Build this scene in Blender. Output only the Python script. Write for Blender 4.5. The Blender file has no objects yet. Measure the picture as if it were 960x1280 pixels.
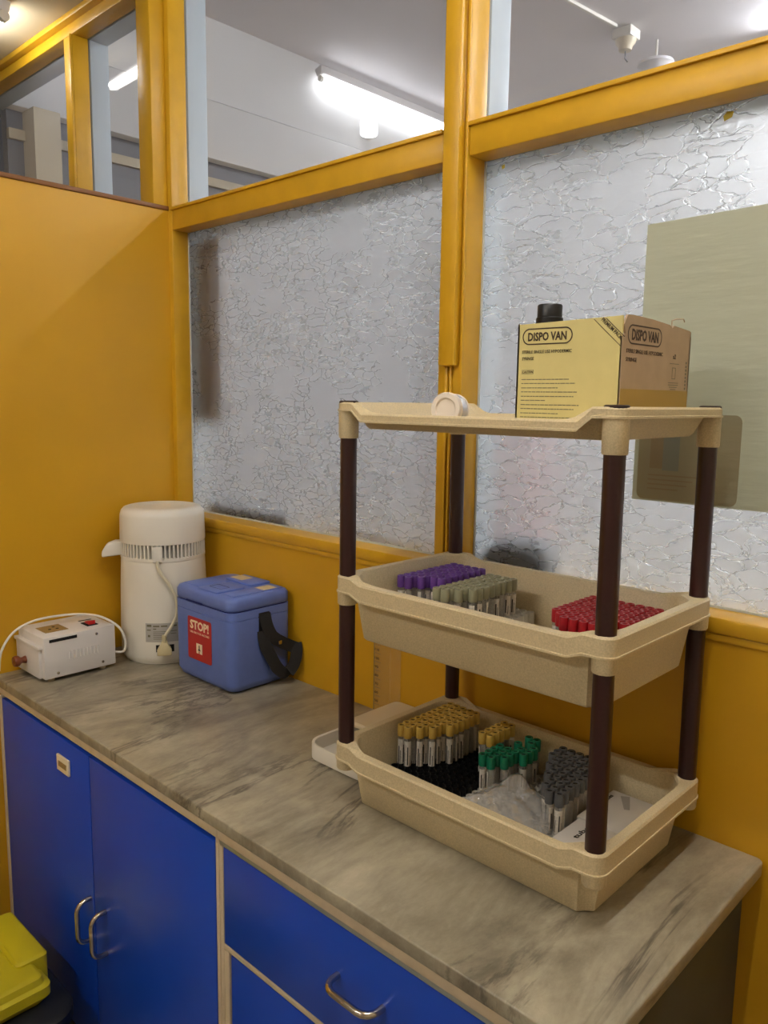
import bpy, bmesh, math, random
from mathutils import Matrix, Vector
random.seed(7)
S = bpy.context.scene
COL = S.collection
PI = math.pi
R = math.radians

# ------------------------------------------------------------------ camera
def make_camera():
    f, yaw, pitch, roll = 991.5, R(43.577), R(8.046), R(0.812)
    fw = Vector((-math.sin(yaw)*math.cos(pitch), math.cos(yaw)*math.cos(pitch), -math.sin(pitch)))
    r = Vector((math.cos(yaw), math.sin(yaw), 0)); u = r.cross(fw)
    c, s = math.cos(roll), math.sin(roll)
    r2 = c*r + s*u; u2 = -s*r + c*u
    cd = bpy.data.cameras.new('camera'); cam = bpy.data.objects.new('camera', cd); COL.objects.link(cam)
    cd.sensor_fit = 'HORIZONTAL'; cd.sensor_width = 36; cd.lens = f/960*36
    cd.clip_start = 0.02; cd.clip_end = 50
    m = Matrix((r2, u2, -fw)).transposed().to_4x4(); m.translation = (2.0889, -1.2812, 0.72)
    cam.matrix_world = m
    S.camera = cam
make_camera()

# ------------------------------------------------------------------ world, exposure
W = bpy.data.worlds.new('world'); S.world = W; W.use_nodes = True
W.node_tree.nodes['Background'].inputs[0].default_value = (0.9, 0.92, 1.0, 1)
W.node_tree.nodes['Background'].inputs[1].default_value = 0.02
S.view_settings.view_transform = 'Standard'; S.view_settings.look = 'None'
S.view_settings.gamma = 1.0; S.view_settings.use_curve_mapping = False
S.view_settings.exposure = 0.75
S.cycles.transparent_max_bounces = 24
S.cycles.max_bounces = 8; S.cycles.diffuse_bounces = 4; S.cycles.glossy_bounces = 4; S.cycles.transmission_bounces = 7

TUBE_MAIN = 62.0      # ceiling tube over the counter
TUBE_REAR_FILL = 75.0      # unseen ceiling tube added behind the viewer as front fill
TUBE_LEFT = 30.0      # ceiling tube beyond the partition
TUBE_FAR  = 4.5      # wall tube of the room behind the glass
TUBE_FAR_FILL = 180.0      # unseen ceiling tubes added to brighten the room behind the glass

# ------------------------------------------------------------------ materials
def lin(r, g=None, b=None):
    if g is None: r, g, b = r
    t = []
    for c in (r, g, b):
        c /= 255.0
        t.append(c/12.92 if c <= 0.04045 else ((c+0.055)/1.055)**2.4)
    return (t[0], t[1], t[2], 1)
MATS = {}
def newmat(name):
    m = bpy.data.materials.new(name); m.use_nodes = True
    nt = m.node_tree; MATS[name] = m
    return m, nt, nt.nodes['Principled BSDF']
def mat(name, col, rough=0.5, metal=0.0, noise=0.0, scale=30, bump=0.0, bscale=200, coat=0.0, spec=0.5, stretch=(1,1,1)):
    m, nt, b = newmat(name)
    c = lin(*col); b.inputs['Base Color'].default_value = c
    b.inputs['Roughness'].default_value = rough; b.inputs['Metallic'].default_value = metal
    b.inputs['Specular IOR Level'].default_value = spec
    if coat: b.inputs['Coat Weight'].default_value = coat
    tc = nt.nodes.new('ShaderNodeTexCoord'); mp = nt.nodes.new('ShaderNodeMapping')
    mp.inputs['Scale'].default_value = stretch
    nt.links.new(tc.outputs['Object'], mp.inputs[0])
    if noise:
        n = nt.nodes.new('ShaderNodeTexNoise'); n.inputs['Scale'].default_value = scale; n.inputs['Detail'].default_value = 6
        nt.links.new(mp.outputs[0], n.inputs['Vector'])
        r = nt.nodes.new('ShaderNodeValToRGB'); e = r.color_ramp.elements
        e[0].position = 0.3; e[1].position = 0.7
        e[0].color = tuple(x*(1-noise) for x in c[:3])+(1,); e[1].color = tuple(min(1, x*(1+noise)) for x in c[:3])+(1,)
        nt.links.new(n.outputs[0], r.inputs[0]); nt.links.new(r.outputs[0], b.inputs['Base Color'])
    if bump:
        n2 = nt.nodes.new('ShaderNodeTexNoise'); n2.inputs['Scale'].default_value = bscale; n2.inputs['Detail'].default_value = 3
        nt.links.new(mp.outputs[0], n2.inputs['Vector'])
        bp = nt.nodes.new('ShaderNodeBump'); bp.inputs['Strength'].default_value = bump; bp.inputs['Distance'].default_value = 0.002
        nt.links.new(n2.outputs[0], bp.inputs['Height']); nt.links.new(bp.outputs[0], b.inputs['Normal'])
    return m
def emit(name, col, strength):
    m, nt, b = newmat(name)
    b.inputs['Base Color'].default_value = (0.8, 0.8, 0.8, 1)
    b.inputs['Emission Color'].default_value = col; b.inputs['Emission Strength'].default_value = strength
    return m
def clear(name, tint=(1, 1, 1, 1), body=0.12, bodycol=(230, 235, 240), rough=0.05, gloss=1.0):
    """thin clear sheet: see-through, with fresnel gloss and a little milky body"""
    m, nt, b = newmat(name)
    out = nt.nodes['Material Output']
    tr = nt.nodes.new('ShaderNodeBsdfTransparent'); tr.inputs[0].default_value = tint
    b.inputs['Base Color'].default_value = lin(*bodycol); b.inputs['Roughness'].default_value = rough
    mx = nt.nodes.new('ShaderNodeMixShader'); mx.inputs[0].default_value = body
    nt.links.new(tr.outputs[0], mx.inputs[1]); nt.links.new(b.outputs[0], mx.inputs[2])
    gl = nt.nodes.new('ShaderNodeBsdfGlossy'); gl.inputs['Roughness'].default_value = rough
    fr = nt.nodes.new('ShaderNodeLayerWeight'); fr.inputs[0].default_value = 0.5
    pw = nt.nodes.new('ShaderNodeMath'); pw.operation = 'POWER'; pw.inputs[1].default_value = 4.0
    nt.links.new(fr.outputs['Facing'], pw.inputs[0])
    mu = nt.nodes.new('ShaderNodeMath'); mu.operation = 'MULTIPLY_ADD'; mu.inputs[1].default_value = 0.5*gloss; mu.inputs[2].default_value = 0.03*gloss
    nt.links.new(pw.outputs[0], mu.inputs[0])
    m2 = nt.nodes.new('ShaderNodeMixShader')
    nt.links.new(mu.outputs[0], m2.inputs[0]); nt.links.new(mx.outputs[0], m2.inputs[1]); nt.links.new(gl.outputs[0], m2.inputs[2])
    nt.links.new(m2.outputs[0], out.inputs[0])
    return m

mat('yellow_paint', (202, 152, 22), rough=0.42, noise=0.05, scale=4, bump=0.12, bscale=60)
mat('yellow_wood', (204, 156, 30), rough=0.38, noise=0.07, scale=14, bump=0.25, bscale=40, stretch=(1, 1, 1))
mat('brown_edge', (120, 74, 20), rough=0.5)
mat('back_blue', (176, 190, 200), rough=0.5)
mat('white_wall', (226, 224, 222), rough=0.7, noise=0.02, scale=3)
mat('far_ceiling', (222, 217, 218), rough=0.8, noise=0.02, scale=3)
mat('near_ceiling', (206, 192, 160), rough=0.7)
mat('near_wall', (214, 204, 184), rough=0.7)
mat('far_grey', (104, 104, 108), rough=0.5)
mat('far_beige', (176, 164, 140), rough=0.6)
mat('floor_tile', (150, 142, 128), rough=0.35, noise=0.08, scale=6)
mat('blue_laminate', (20, 72, 192), rough=0.34, noise=0.05, scale=3)
mat('grey_laminate', (62, 66, 64), rough=0.5, noise=0.06, scale=20)
mat('beige_edge', (205, 188, 160), rough=0.55, noise=0.08, scale=30)
mat('metal_strip', (170, 176, 176), rough=0.4, metal=0.6)
mat('chrome', (200, 190, 178), rough=0.18, metal=1.0)
mat('rack_plastic', (204, 187, 150), rough=0.45, noise=0.14, scale=420, bump=0.08, bscale=500)
mat('pole', (48, 22, 22), rough=0.3)
mat('pole_cap', (40, 22, 22), rough=0.4)
mat('white_plastic', (226, 221, 210), rough=0.32, noise=0.02, scale=8)
mat('white_metal', (222, 218, 216), rough=0.35)
mat('white_rack', (214, 210, 200), rough=0.45)
mat('cream_plastic', (214, 200, 172), rough=0.4)
mat('cord_cream', (214, 206, 180), rough=0.45)
mat('plug_cream', (190, 176, 138), rough=0.5)
mat('black_plastic', (16, 16, 18), rough=0.4)
mat('dark_slot', (14, 12, 12), rough=0.8)
mat('black_strap', (22, 22, 24), rough=0.75, bump=0.4, bscale=900)
mat('cool_blue', (98, 120, 192), rough=0.42, noise=0.03, scale=60, bump=0.06, bscale=300)
mat('cool_dark', (30, 40, 110), rough=0.6)
mat('sticker_red', (176, 34, 30), rough=0.4)
mat('print_cream', (240, 224, 190), rough=0.5)
mat('print_black', (38, 34, 28), rough=0.6)
mat('print_brown', (60, 42, 26), rough=0.6)
mat('print_grey', (112, 106, 84), rough=0.6)
mat('label_grey', (176, 172, 166), rough=0.45)
mat('worn_label', (206, 190, 150), rough=0.5, noise=0.15, scale=120)
mat('carton_pale', (214, 200, 134), rough=0.6, noise=0.03, scale=40)
mat('carton_kraft', (178, 154, 126), rough=0.7, noise=0.05, scale=40)
mat('carton_tape', (170, 136, 52), rough=0.35)
mat('knob_wood', (120, 60, 30), rough=0.35, noise=0.2, scale=80)
mat('switch_red', (190, 24, 24), rough=0.3)
mat('socket_brown', (150, 122, 72), rough=0.5, noise=0.1, scale=90)
mat('tape_white', (224, 212, 198), rough=0.5)
mat('tape_silver', (200, 196, 196), rough=0.25, metal=0.6)
mat('bin_yellow', (194, 178, 22), rough=0.45)
mat('bin_black', (24, 26, 28), rough=0.5)
mat('paper_white', (226, 222, 216), rough=0.6)
mat('cap_yellow', (206, 172, 82), rough=0.4)
mat('cap_purple', (112, 70, 160), rough=0.4)
mat('cap_olive', (158, 156, 128), rough=0.45)
mat('cap_red', (178, 28, 40), rough=0.35)
mat('cap_green', (18, 122, 88), rough=0.4)
mat('cap_grey', (92, 94, 98), rough=0.45)
mat('cap_hole_shade', (30, 26, 24), rough=0.8)  # near-black tone paints the shade inside the cap recess
mat('tube_label', (226, 218, 206), rough=0.5, noise=0.12, scale=260)
mat('putty', (196, 200, 196), rough=0.6)
mat('paint_dab', (190, 170, 40), rough=0.6)
mat('brown_board', (92, 66, 50), rough=0.6)
mat('dark_item', (40, 42, 48), rough=0.6)
mat('pink_item', (190, 120, 120), rough=0.6)
mat('bulb_holder', (214, 212, 214), rough=0.4)
clear('clear_glass', body=0.05, bodycol=(215, 215, 230), rough=0.03, gloss=0.35)
clear('clear_tube', body=0.20, bodycol=(226, 224, 220), rough=0.12, gloss=0.8)
clear('clear_ruler', tint=(1.0, 0.99, 0.96, 1), body=0.06, bodycol=(230, 225, 200), rough=0.1)
clear('plastic_film', body=0.30, bodycol=(242, 242, 242), rough=0.08, gloss=4.0)
WARM = (1.0, 0.985, 0.96, 1); COOL = (0.89, 0.94, 1.0, 1)
emit('glow_main', WARM, TUBE_MAIN); emit('glow_rear_fill', WARM, TUBE_REAR_FILL); emit('glow_left', WARM, TUBE_LEFT)
emit('glow_far', COOL, TUBE_FAR); emit('glow_far_fill', COOL, TUBE_FAR_FILL)
emit('glow_bulb', COOL, 0.9)

def marble():
    m, nt, b = newmat('marble')
    L = nt.links.new; N = nt.nodes.new
    tc = N('ShaderNodeTexCoord')
    def noise(scale, stretch, detail=8, rough=0.6, dist=0.0, rot=0):
        mp = N('ShaderNodeMapping'); mp.inputs['Scale'].default_value = stretch; mp.inputs['Rotation'].default_value = (0, 0, rot)
        L(tc.outputs['Object'], mp.inputs[0])
        n = N('ShaderNodeTexNoise'); n.inputs['Scale'].default_value = scale; n.inputs['Detail'].default_value = detail
        n.inputs['Roughness'].default_value = rough; n.inputs['Distortion'].default_value = dist
        L(mp.outputs[0], n.inputs['Vector']); return n
    def ramp(src, pts):
        r = N('ShaderNodeValToRGB'); e = r.color_ramp.elements
        e[0].position, e[0].color = pts[0][0], pts[0][1]; e[1].position, e[1].color = pts[-1][0], pts[-1][1]
        for p, c in pts[1:-1]:
            k = e.new(p); k.color = c
        L(src.outputs[0], r.inputs[0]); return r
    def mix(a, bb, fac, mode='MIX'):
        mx = N('ShaderNodeMix'); mx.data_type = 'RGBA'; mx.blend_type = mode
        if hasattr(fac, 'outputs'): L(fac.outputs[0], mx.inputs[0])
        else: mx.inputs[0].default_value = fac
        L(a.outputs[0] if a.bl_idname != 'ShaderNodeMix' else a.outputs[2], mx.inputs[6])
        L(bb.outputs[0] if bb.bl_idname != 'ShaderNodeMix' else bb.outputs[2], mx.inputs[7]); return mx
    base = ramp(noise(4, (1.5, 0.55, 1), 10, 0.68, 0.5, R(-8)), [(0.32, lin(112, 105, 90)), (0.48, lin(152, 144, 125)), (0.68, lin(186, 178, 156))])
    fine = ramp(noise(26, (1.3, 0.6, 1), 10, 0.75, 0.4, R(-8)), [(0.38, (0.62, 0.61, 0.60, 1)), (0.58, (1, 1, 1, 1))])
    c1 = mix(base, fine, 0.48, 'MULTIPLY')
    # soft dark streaks and a few sharper veins that run across the slab
    nv = noise(1.5, (1.6, 0.5, 1), 9, 0.66, 1.0, R(-9))
    vein = ramp(nv, [(0.475, (0, 0, 0, 1)), (0.5, (0.75, 0.75, 0.75, 1)), (0.525, (0, 0, 0, 1))])
    nm = noise(2.6, (1, 0.8, 1), 2, 0.5, 0)
    vm = ramp(nm, [(0.42, (0, 0, 0, 1)), (0.56, (1, 1, 1, 1))])
    vv = mix(vein, vm, 1.0, 'MULTIPLY')
    dk = N('ShaderNodeRGB'); dk.outputs[0].default_value = lin(62, 55, 50)
    c2 = N('ShaderNodeMix'); c2.data_type = 'RGBA'
    L(vv.outputs[2], c2.inputs[0]); L(c1.outputs[2], c2.inputs[6]); L(dk.outputs[0], c2.inputs[7])
    # pale worn spots
    ns = noise(9, (1, 1, 1), 3, 0.5, 0.2)
    sp = ramp(ns, [(0.60, (0, 0, 0, 1)), (0.72, (0.32, 0.32, 0.32, 1))])
    lt = N('ShaderNodeRGB'); lt.outputs[0].default_value = lin(196, 186, 162)
    c3 = mix(c2, lt, sp)
    L(c3.outputs[2], b.inputs['Base Color'])
    b.inputs['Roughness'].default_value = 0.36
marble()

def textured_glass(name, scale, low, high, relief, frost):
    """rolled figured glass: fine frost plus raised vein lines round irregular cells"""
    m, nt, b = newmat(name)
    L = nt.links.new; N = nt.nodes.new
    out = nt.nodes['Material Output']
    tc = N('ShaderNodeTexCoord')
    mp = N('ShaderNodeMapping'); mp.inputs['Scale'].default_value = (0.66, 1.0, 1.4)
    L(tc.outputs['Object'], mp.inputs[0])
    nz = N('ShaderNodeTexNoise'); nz.inputs['Scale'].default_value = 14; nz.inputs['Detail'].default_value = 3
    L(mp.outputs[0], nz.inputs['Vector'])
    ad = N('ShaderNodeVectorMath'); ad.operation = 'MULTIPLY_ADD'
    ad.inputs[1].default_value = (0.11, 0.11, 0.075)
    L(nz.outputs['Color'], ad.inputs[0]); L(mp.outputs[0], ad.inputs[2])
    vo = N('ShaderNodeTexVoronoi'); vo.feature = 'DISTANCE_TO_EDGE'; vo.inputs['Scale'].default_value = scale
    L(ad.outputs[0], vo.inputs['Vector'])
    r = N('ShaderNodeMapRange'); r.interpolation_type = 'SMOOTHSTEP'
    r.inputs[1].default_value = 0.0; r.inputs[2].default_value = 0.075; r.inputs[3].default_value = 1.0; r.inputs[4].default_value = 0.0
    L(vo.outputs['Distance'], r.inputs[0])
    # veins fade in and out over the sheet
    n3 = N('ShaderNodeTexNoise'); n3.inputs['Scale'].default_value = 6; n3.inputs['Detail'].default_value = 2
    L(tc.outputs['Object'], n3.inputs['Vector'])
    r3 = N('ShaderNodeMapRange'); r3.inputs[1].default_value = 0.36; r3.inputs[2].default_value = 0.60; r3.inputs[3].default_value = low; r3.inputs[4].default_value = high
    L(n3.outputs[0], r3.inputs[0])
    mu = N('ShaderNodeMath'); mu.operation = 'MULTIPLY'; L(r.outputs[0], mu.inputs[0]); L(r3.outputs[0], mu.inputs[1])
    n2 = N('ShaderNodeTexNoise'); n2.inputs['Scale'].default_value = 420; n2.inputs['Detail'].default_value = 2
    L(tc.outputs['Object'], n2.inputs['Vector'])
    m2 = N('ShaderNodeMath'); m2.operation = 'MULTIPLY_ADD'; m2.inputs[1].default_value = 0.05
    L(n2.outputs[0], m2.inputs[0]); L(mu.outputs[0], m2.inputs[2])
    bp = N('ShaderNodeBump'); bp.inputs['Strength'].default_value = 0.8; bp.inputs['Distance'].default_value = relief
    L(m2.outputs[0], bp.inputs['Height'])
    b.inputs['Base Color'].default_value = (0.95, 0.97, 0.97, 1)
    b.inputs['Transmission Weight'].default_value = 1.0; b.inputs['IOR'].default_value = 1.45
    # cells are frosted, the raised veins between them are clear
    rr = N('ShaderNodeMapRange'); rr.inputs[3].default_value = 0.30; rr.inputs[4].default_value = 0.10
    L(mu.outputs[0], rr.inputs[0]); L(rr.outputs[0], b.inputs['Roughness'])
    L(bp.outputs[0], b.inputs['Normal'])
    tl = N('ShaderNodeBsdfTranslucent'); tl.inputs[0].default_value = (0.88, 0.885, 0.9, 1); L(bp.outputs[0], tl.inputs['Normal'])
    fr = N('ShaderNodeMapRange'); fr.inputs[3].default_value = 0.34; fr.inputs[4].default_value = frost
    L(mu.outputs[0], fr.inputs[0])
    mx = N('ShaderNodeMixShader'); L(fr.outputs[0], mx.inputs[0])
    L(b.outputs[0], mx.inputs[1]); L(tl.outputs[0], mx.inputs[2]); L(mx.outputs[0], out.inputs[0])
textured_glass('figured_glass', 30, 0.12, 1.0, 0.0015, 0.20)
textured_glass('figured_glass_fine', 36, 0.0, 0.75, 0.0012, 0.26)

def paper_backlit(name, col, trans=0.5, wrinkle=0.3):
    m, nt, b = newmat(name)
    out = nt.nodes['Material Output']; L = nt.links.new; N = nt.nodes.new
    b.inputs['Base Color'].default_value = lin(*col); b.inputs['Roughness'].default_value = 0.6
    tc = N('ShaderNodeTexCoord'); mp = N('ShaderNodeMapping'); mp.inputs['Scale'].default_value = (0.5, 1, 2.5)
    L(tc.outputs['Object'], mp.inputs[0])
    n = N('ShaderNodeTexNoise'); n.inputs['Scale'].default_value = 16; n.inputs['Detail'].default_value = 3; L(mp.outputs[0], n.inputs['Vector'])
    bp = N('ShaderNodeBump'); bp.inputs['Strength'].default_value = wrinkle; bp.inputs['Distance'].default_value = 0.01
    L(n.outputs[0], bp.inputs['Height']); L(bp.outputs[0], b.inputs['Normal'])
    tl = N('ShaderNodeBsdfTranslucent'); tl.inputs[0].default_value = lin(*col)
    mx = N('ShaderNodeMixShader'); mx.inputs[0].default_value = trans
    L(b.outputs[0], mx.inputs[1]); L(tl.outputs[0], mx.inputs[2]); L(mx.outputs[0], out.inputs[0])
paper_backlit('poster_paper', (212, 213, 194), 0.5)
paper_backlit('poster_card', (180, 172, 142), 0.4)
paper_backlit('poster_print_grey', (158, 160, 146), 0.4)
paper_backlit('poster_print_tan', (172, 156, 126), 0.4)
paper_backlit('poster_print_pale', (220, 221, 204), 0.5)

# ------------------------------------------------------------------ mesh helpers
class MB:
    def __init__(s): s.v = []; s.f = []
    def add(s, vs, fs):
        o = len(s.v); s.v += [tuple(p) for p in vs]; s.f += [tuple(i+o for i in f) for f in fs]; return s
    def box(s, x0, x1, y0, y1, z0, z1):
        return s.add([(x0,y0,z0),(x1,y0,z0),(x1,y1,z0),(x0,y1,z0),(x0,y0,z1),(x1,y0,z1),(x1,y1,z1),(x0,y1,z1)],
                     [(0,3,2,1),(4,5,6,7),(0,1,5,4),(1,2,6,5),(2,3,7,6),(3,0,4,7)])
    def lathe(s, prof, n=24, c=(0,0,0), cap0=False, cap1=False, ax=None):
        """prof: list of (r, z); revolved round z, optional axis vector ax"""
        vs = []; q = Matrix.Identity(3)
        if ax is not None: q = Vector((0,0,1)).rotation_difference(Vector(ax)).to_matrix()
        for r, z in prof:
            for k in range(n):
                a = 2*PI*k/n
                p = q @ Vector((r*math.cos(a), r*math.sin(a), z)); vs.append((p.x+c[0], p.y+c[1], p.z+c[2]))
        fs = []
        for i in range(len(prof)-1):
            for k in range(n):
                k2 = (k+1) % n
                fs.append((i*n+k, i*n+k2, (i+1)*n+k2, (i+1)*n+k))
        if cap0: fs.append(tuple(range(n-1, -1, -1)))
        if cap1: fs.append(tuple((len(prof)-1)*n+k for k in range(n)))
        return s.add(vs, fs)
    def tube(s, path, r, n=8, closed=False):
        P = [Vector(p) for p in path]; vs = []; fs = []; up = None
        m = len(P)
        for i, p in enumerate(P):
            a = P[(i-1) % m] if (closed or i > 0) else p
            b = P[(i+1) % m] if (closed or i < m-1) else p
            t = (b-a).normalized()
            if up is None:
                up = Vector((0,0,1)) if abs(t.z) < 0.9 else Vector((1,0,0))
            up = (up - t*up.dot(t)).normalized(); w = t.cross(up)
            rr = r[i] if isinstance(r, (list, tuple)) else r
            for k in range(n):
                g = 2*PI*k/n; vs.append(p + (up*math.cos(g) + w*math.sin(g))*rr)
        for i in range(m if closed else m-1):
            j = (i+1) % m
            for k in range(n):
                k2 = (k+1) % n; fs.append((i*n+k, i*n+k2, j*n+k2, j*n+k))
        if not closed: fs += [tuple(range(n-1, -1, -1)), tuple((m-1)*n+k for k in range(n))]
        return s.add(vs, fs)
    def loops(s, L, cap0=True, cap1=True, closed=False):
        n = len(L[0]); vs = [p for l in L for p in l]; fs = []
        m = len(L)
        for i in range(m if closed else m-1):
            j = (i+1) % m
            for k in range(n):
                k2 = (k+1) % n; fs.append((i*n+k, i*n+k2, j*n+k2, j*n+k))
        if cap0 and not closed: fs.append(tuple(range(n-1, -1, -1)))
        if cap1 and not closed: fs.append(tuple((m-1)*n+k for k in range(n)))
        return s.add(vs, fs)
    def prism(s, pts, o, ex, ey, depth):
        """2-D outline pts in the frame (o, ex, ey), extruded by depth along ex x ey"""
        o = Vector(o); ex = Vector(ex); ey = Vector(ey); nz = ex.cross(ey).normalized()
        a = [o + ex*p[0] + ey*p[1] for p in pts]; b = [p + nz*depth for p in a]
        return s.loops([a, b])
    def mesh(s, name, bevel=0, seg=2):
        me = bpy.data.meshes.new(name); me.from_pydata(s.v, [], s.f); me.update()
        bm = bmesh.new(); bm.from_mesh(me)
        bmesh.ops.recalc_face_normals(bm, faces=bm.faces)
        if bevel:
            es = [e for e in bm.edges if len(e.link_faces) == 2 and e.calc_face_angle(0) > 0.5]
            bmesh.ops.bevel(bm, geom=es, offset=bevel, segments=seg, profile=0.5, affect='EDGES', clamp_overlap=True)
        bm.to_mesh(me); bm.free(); return me
    def build(s, name, material, parent=None, bevel=0, seg=2, smooth=False, loc=None, angle=40):
        me = s.mesh(name, bevel, seg)
        return link(name, me, material, parent, smooth or bevel > 0, loc, angle)
def link(name, me, material, parent=None, smooth=False, loc=None, angle=40):
    if material: me.materials.clear(); me.materials.append(MATS[material])
    if smooth:
        me.shade_smooth(); me.set_sharp_from_angle(angle=R(angle))
    o = bpy.data.objects.new(name, me); COL.objects.link(o)
    if parent: o.parent = parent
    if loc: o.location = loc
    return o
def empty(name, loc=(0,0,0), rz=0):
    o = bpy.data.objects.new(name, None); o.empty_display_size = 0.05; COL.objects.link(o)
    o.location = loc; o.rotation_euler = (0, 0, rz); return o
def tag(o, label=None, cat=None, group=None, kind=None):
    if label: o['label'] = label
    if cat: o['category'] = cat
    if group: o['group'] = group
    if kind: o['kind'] = kind
    return o
def struct(o, label, cat):
    return tag(o, label, cat, kind='structure')
def B(*a): return MB().box(*a)
def rrect(hx, hy, r, z, n=5, cx=0, cy=0, nx=1, ny=1, flat=0.0):
    """rounded rectangle loop, counter-clockwise; nx/ny extra points on the long and short sides"""
    pts = []
    r = min(r, hx*0.999, hy*0.999)
    cs = [(hx-r, hy-r, 0), (-hx+r, hy-r, 90), (-hx+r, -hy+r, 180), (hx-r, -hy+r, 270)]
    for i, (x, y, a0) in enumerate(cs):
        for k in range(n+1):
            a = R(a0 + 90*k/n); c0, c1 = R(a0), R(a0+90); t = k/n
            px, py = math.cos(a), math.sin(a)
            lx_, ly_ = math.cos(c0)*(1-t) + math.cos(c1)*t, math.sin(c0)*(1-t) + math.sin(c1)*t
            pts.append((x + r*(px*(1-flat) + lx_*flat), y + r*(py*(1-flat) + ly_*flat)))
        x2, y2, a2 = cs[(i+1) % 4]
        e0 = pts[-1]; e1 = (x2 + r*math.cos(R(a2)), y2 + r*math.sin(R(a2)))
        m = nx if i % 2 == 0 else ny
        for k in range(1, m):
            t = k/m; pts.append((e0[0]+(e1[0]-e0[0])*t, e0[1]+(e1[1]-e0[1])*t))
    return [(p[0]+cx, p[1]+cy, z) for p in pts]
def stadium(w, h, n=8, r=None):
    r = h/2 if r is None else r
    return [(p[0], p[1]) for p in rrect(w/2, h/2, r, 0, n)]
def ring2d(outer, inner, o, ex, ey, depth):
    """flat printed outline between two matching 2-D loops"""
    o = Vector(o); ex = Vector(ex); ey = Vector(ey); nz = ex.cross(ey).normalized()
    f = lambda L, d: [o + ex*p[0] + ey*p[1] + nz*d for p in L]
    return MB().loops([f(outer, 0), f(outer, depth), f(inner, depth), f(inner, 0)], closed=True)
def text(name, body, w, h, material, parent, o, ex, ey, bold=0.0, depth=0.0003, align='L'):
    """lettering as a thin mesh, fitted to w x h in the frame (o = lower left, ex, ey)"""
    cu = bpy.data.curves.new('lettering', 'FONT'); cu.body = body; cu.size = 1; cu.extrude = 0.01; cu.offset = bold
    cu.resolution_u = 2
    t = bpy.data.objects.new('lettering', cu); COL.objects.link(t)
    bpy.context.view_layer.update()
    me = bpy.data.meshes.new_from_object(t.evaluated_get(bpy.context.evaluated_depsgraph_get()))
    bpy.data.objects.remove(t); bpy.data.curves.remove(cu)
    xs = [v.co.x for v in me.vertices]; ys = [v.co.y for v in me.vertices]
    x0, x1, y0, y1 = min(xs), max(xs), min(ys), max(ys)
    o = Vector(o); ex = Vector(ex).normalized(); ey = Vector(ey).normalized(); nz = ex.cross(ey)
    for v in me.vertices:
        p = o + ex*((v.co.x-x0)/(x1-x0)*w) + ey*((v.co.y-y0)/(y1-y0)*h) + nz*(depth if v.co.z > 0 else 0)
        v.co = p
    return link(name, me, material, parent)
X, Y, Z = Vector((1,0,0)), Vector((0,1,0)), Vector((0,0,1))

# ================================================================== THE SETTING
FL = -0.82           # floor below the worktop (worktop surface is z = 0)
CE = 1.93            # ceiling of the near room
struct(B(-2.2, 3.7, -3.5, 0.06, FL-0.05, FL).build('floor', 'floor_tile'), 'grey tiled floor of the room', 'floor')
struct(B(-2.2, 3.7, -3.5, 0.06, CE, CE+0.05).build('ceiling', 'near_ceiling'), 'cream ceiling above the yellow partitions', 'ceiling')
struct(B(-1.5, 3.0, 0.0, 0.11, FL, 0.352).build('wall_back', 'yellow_paint'), 'yellow painted wall panel below the windows', 'wall')
wl = struct(B(-0.05, 0.0, -1.7, 0.0, FL, 1.247).build('wall_left', 'yellow_paint'), 'plain yellow partition panel left of the counter', 'wall')
B(-0.055, 0.005, -1.7, 0.0, 1.247, 1.259).build('top_strip', 'brown_edge', wl, bevel=0.002)
struct(B(3.0, 3.05, -3.5, 0.11, FL, CE).build('wall_right', 'near_wall'), 'cream wall at the right end of the room', 'wall')
struct(B(-2.2, 3.0, -3.55, -3.5, FL, CE).build('wall_rear', 'near_wall'), 'cream wall behind the viewer', 'wall')
struct(B(-2.25, -2.2, -3.5, 0.06, FL, CE).build('wall_side', 'near_wall'), 'cream wall beyond the low partition', 'wall')

# window grid ------------------------------------------------------
GY0, GY1 = 0.055, 0.060      # glass plane
T0, T1 = 1.191, 1.249        # transom
SILL = 0.380
TOP = 1.876
def bar(parent, name, x0, x1, z0, z1, y0=0.0, y1=GY0, m='yellow_wood', bevel=0.003):
    return B(x0, x1, y0, y1, z0, z1).build(name, m, parent, bevel=bevel)
def back(parent, x0, x1, z0, z1):
    return B(x0, x1, GY1+0.0005, 0.125, z0, z1).build('back_frame', 'back_blue', parent, bevel=0.002)
def pane(parent, name, x0, x1, z0, z1, m):
    return B(x0, x1, GY0, GY1, z0, z1).build(name, m, parent)
trim = struct(empty('trim_1', (0,0,0)), 'yellow wooden sill rail under the frosted windows', 'sill')
B(0.0, 3.0, -0.008, 0.11, 0.352, SILL).build('sill_rail', 'yellow_wood', trim, bevel=0.005)
B(0.0, 3.0, -0.004, 0.0, 0.340, 0.352).build('lower_moulding', 'yellow_wood', trim, bevel=0.0015)
trim = struct(empty('trim_2', (1.05,0,0)), 'yellow wooden post between the two big windows', 'post')
trim.location = (0,0,0)
bar(trim, 'post', 1.018, 1.0835, SILL, CE)
back(trim, 1.018, 1.0835, SILL, CE)
bar(trim, 'edge_bead', 1.079, 1.0845, SILL, CE, -0.006, 0.0, bevel=0.001)
trim = struct(empty('trim_3', (0,0,0)), 'yellow painted cable casing running down the window post', 'casing')
bar(trim, 'casing', 1.0335, 1.074, 0.79, CE, -0.02, -0.0005, bevel=0.003)
bar(trim, 'casing_base', 1.0305, 1.0335, 0.79, CE, -0.006, -0.0005, bevel=0.001)
bar(trim, 'cable_strip', 1.040, 1.049, SILL, 0.7895, -0.008, -0.0005, bevel=0.002)
bar(trim, 'cable_strip', 1.052, 1.058, SILL, 0.7895, -0.006, -0.0005, bevel=0.002)
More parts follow.
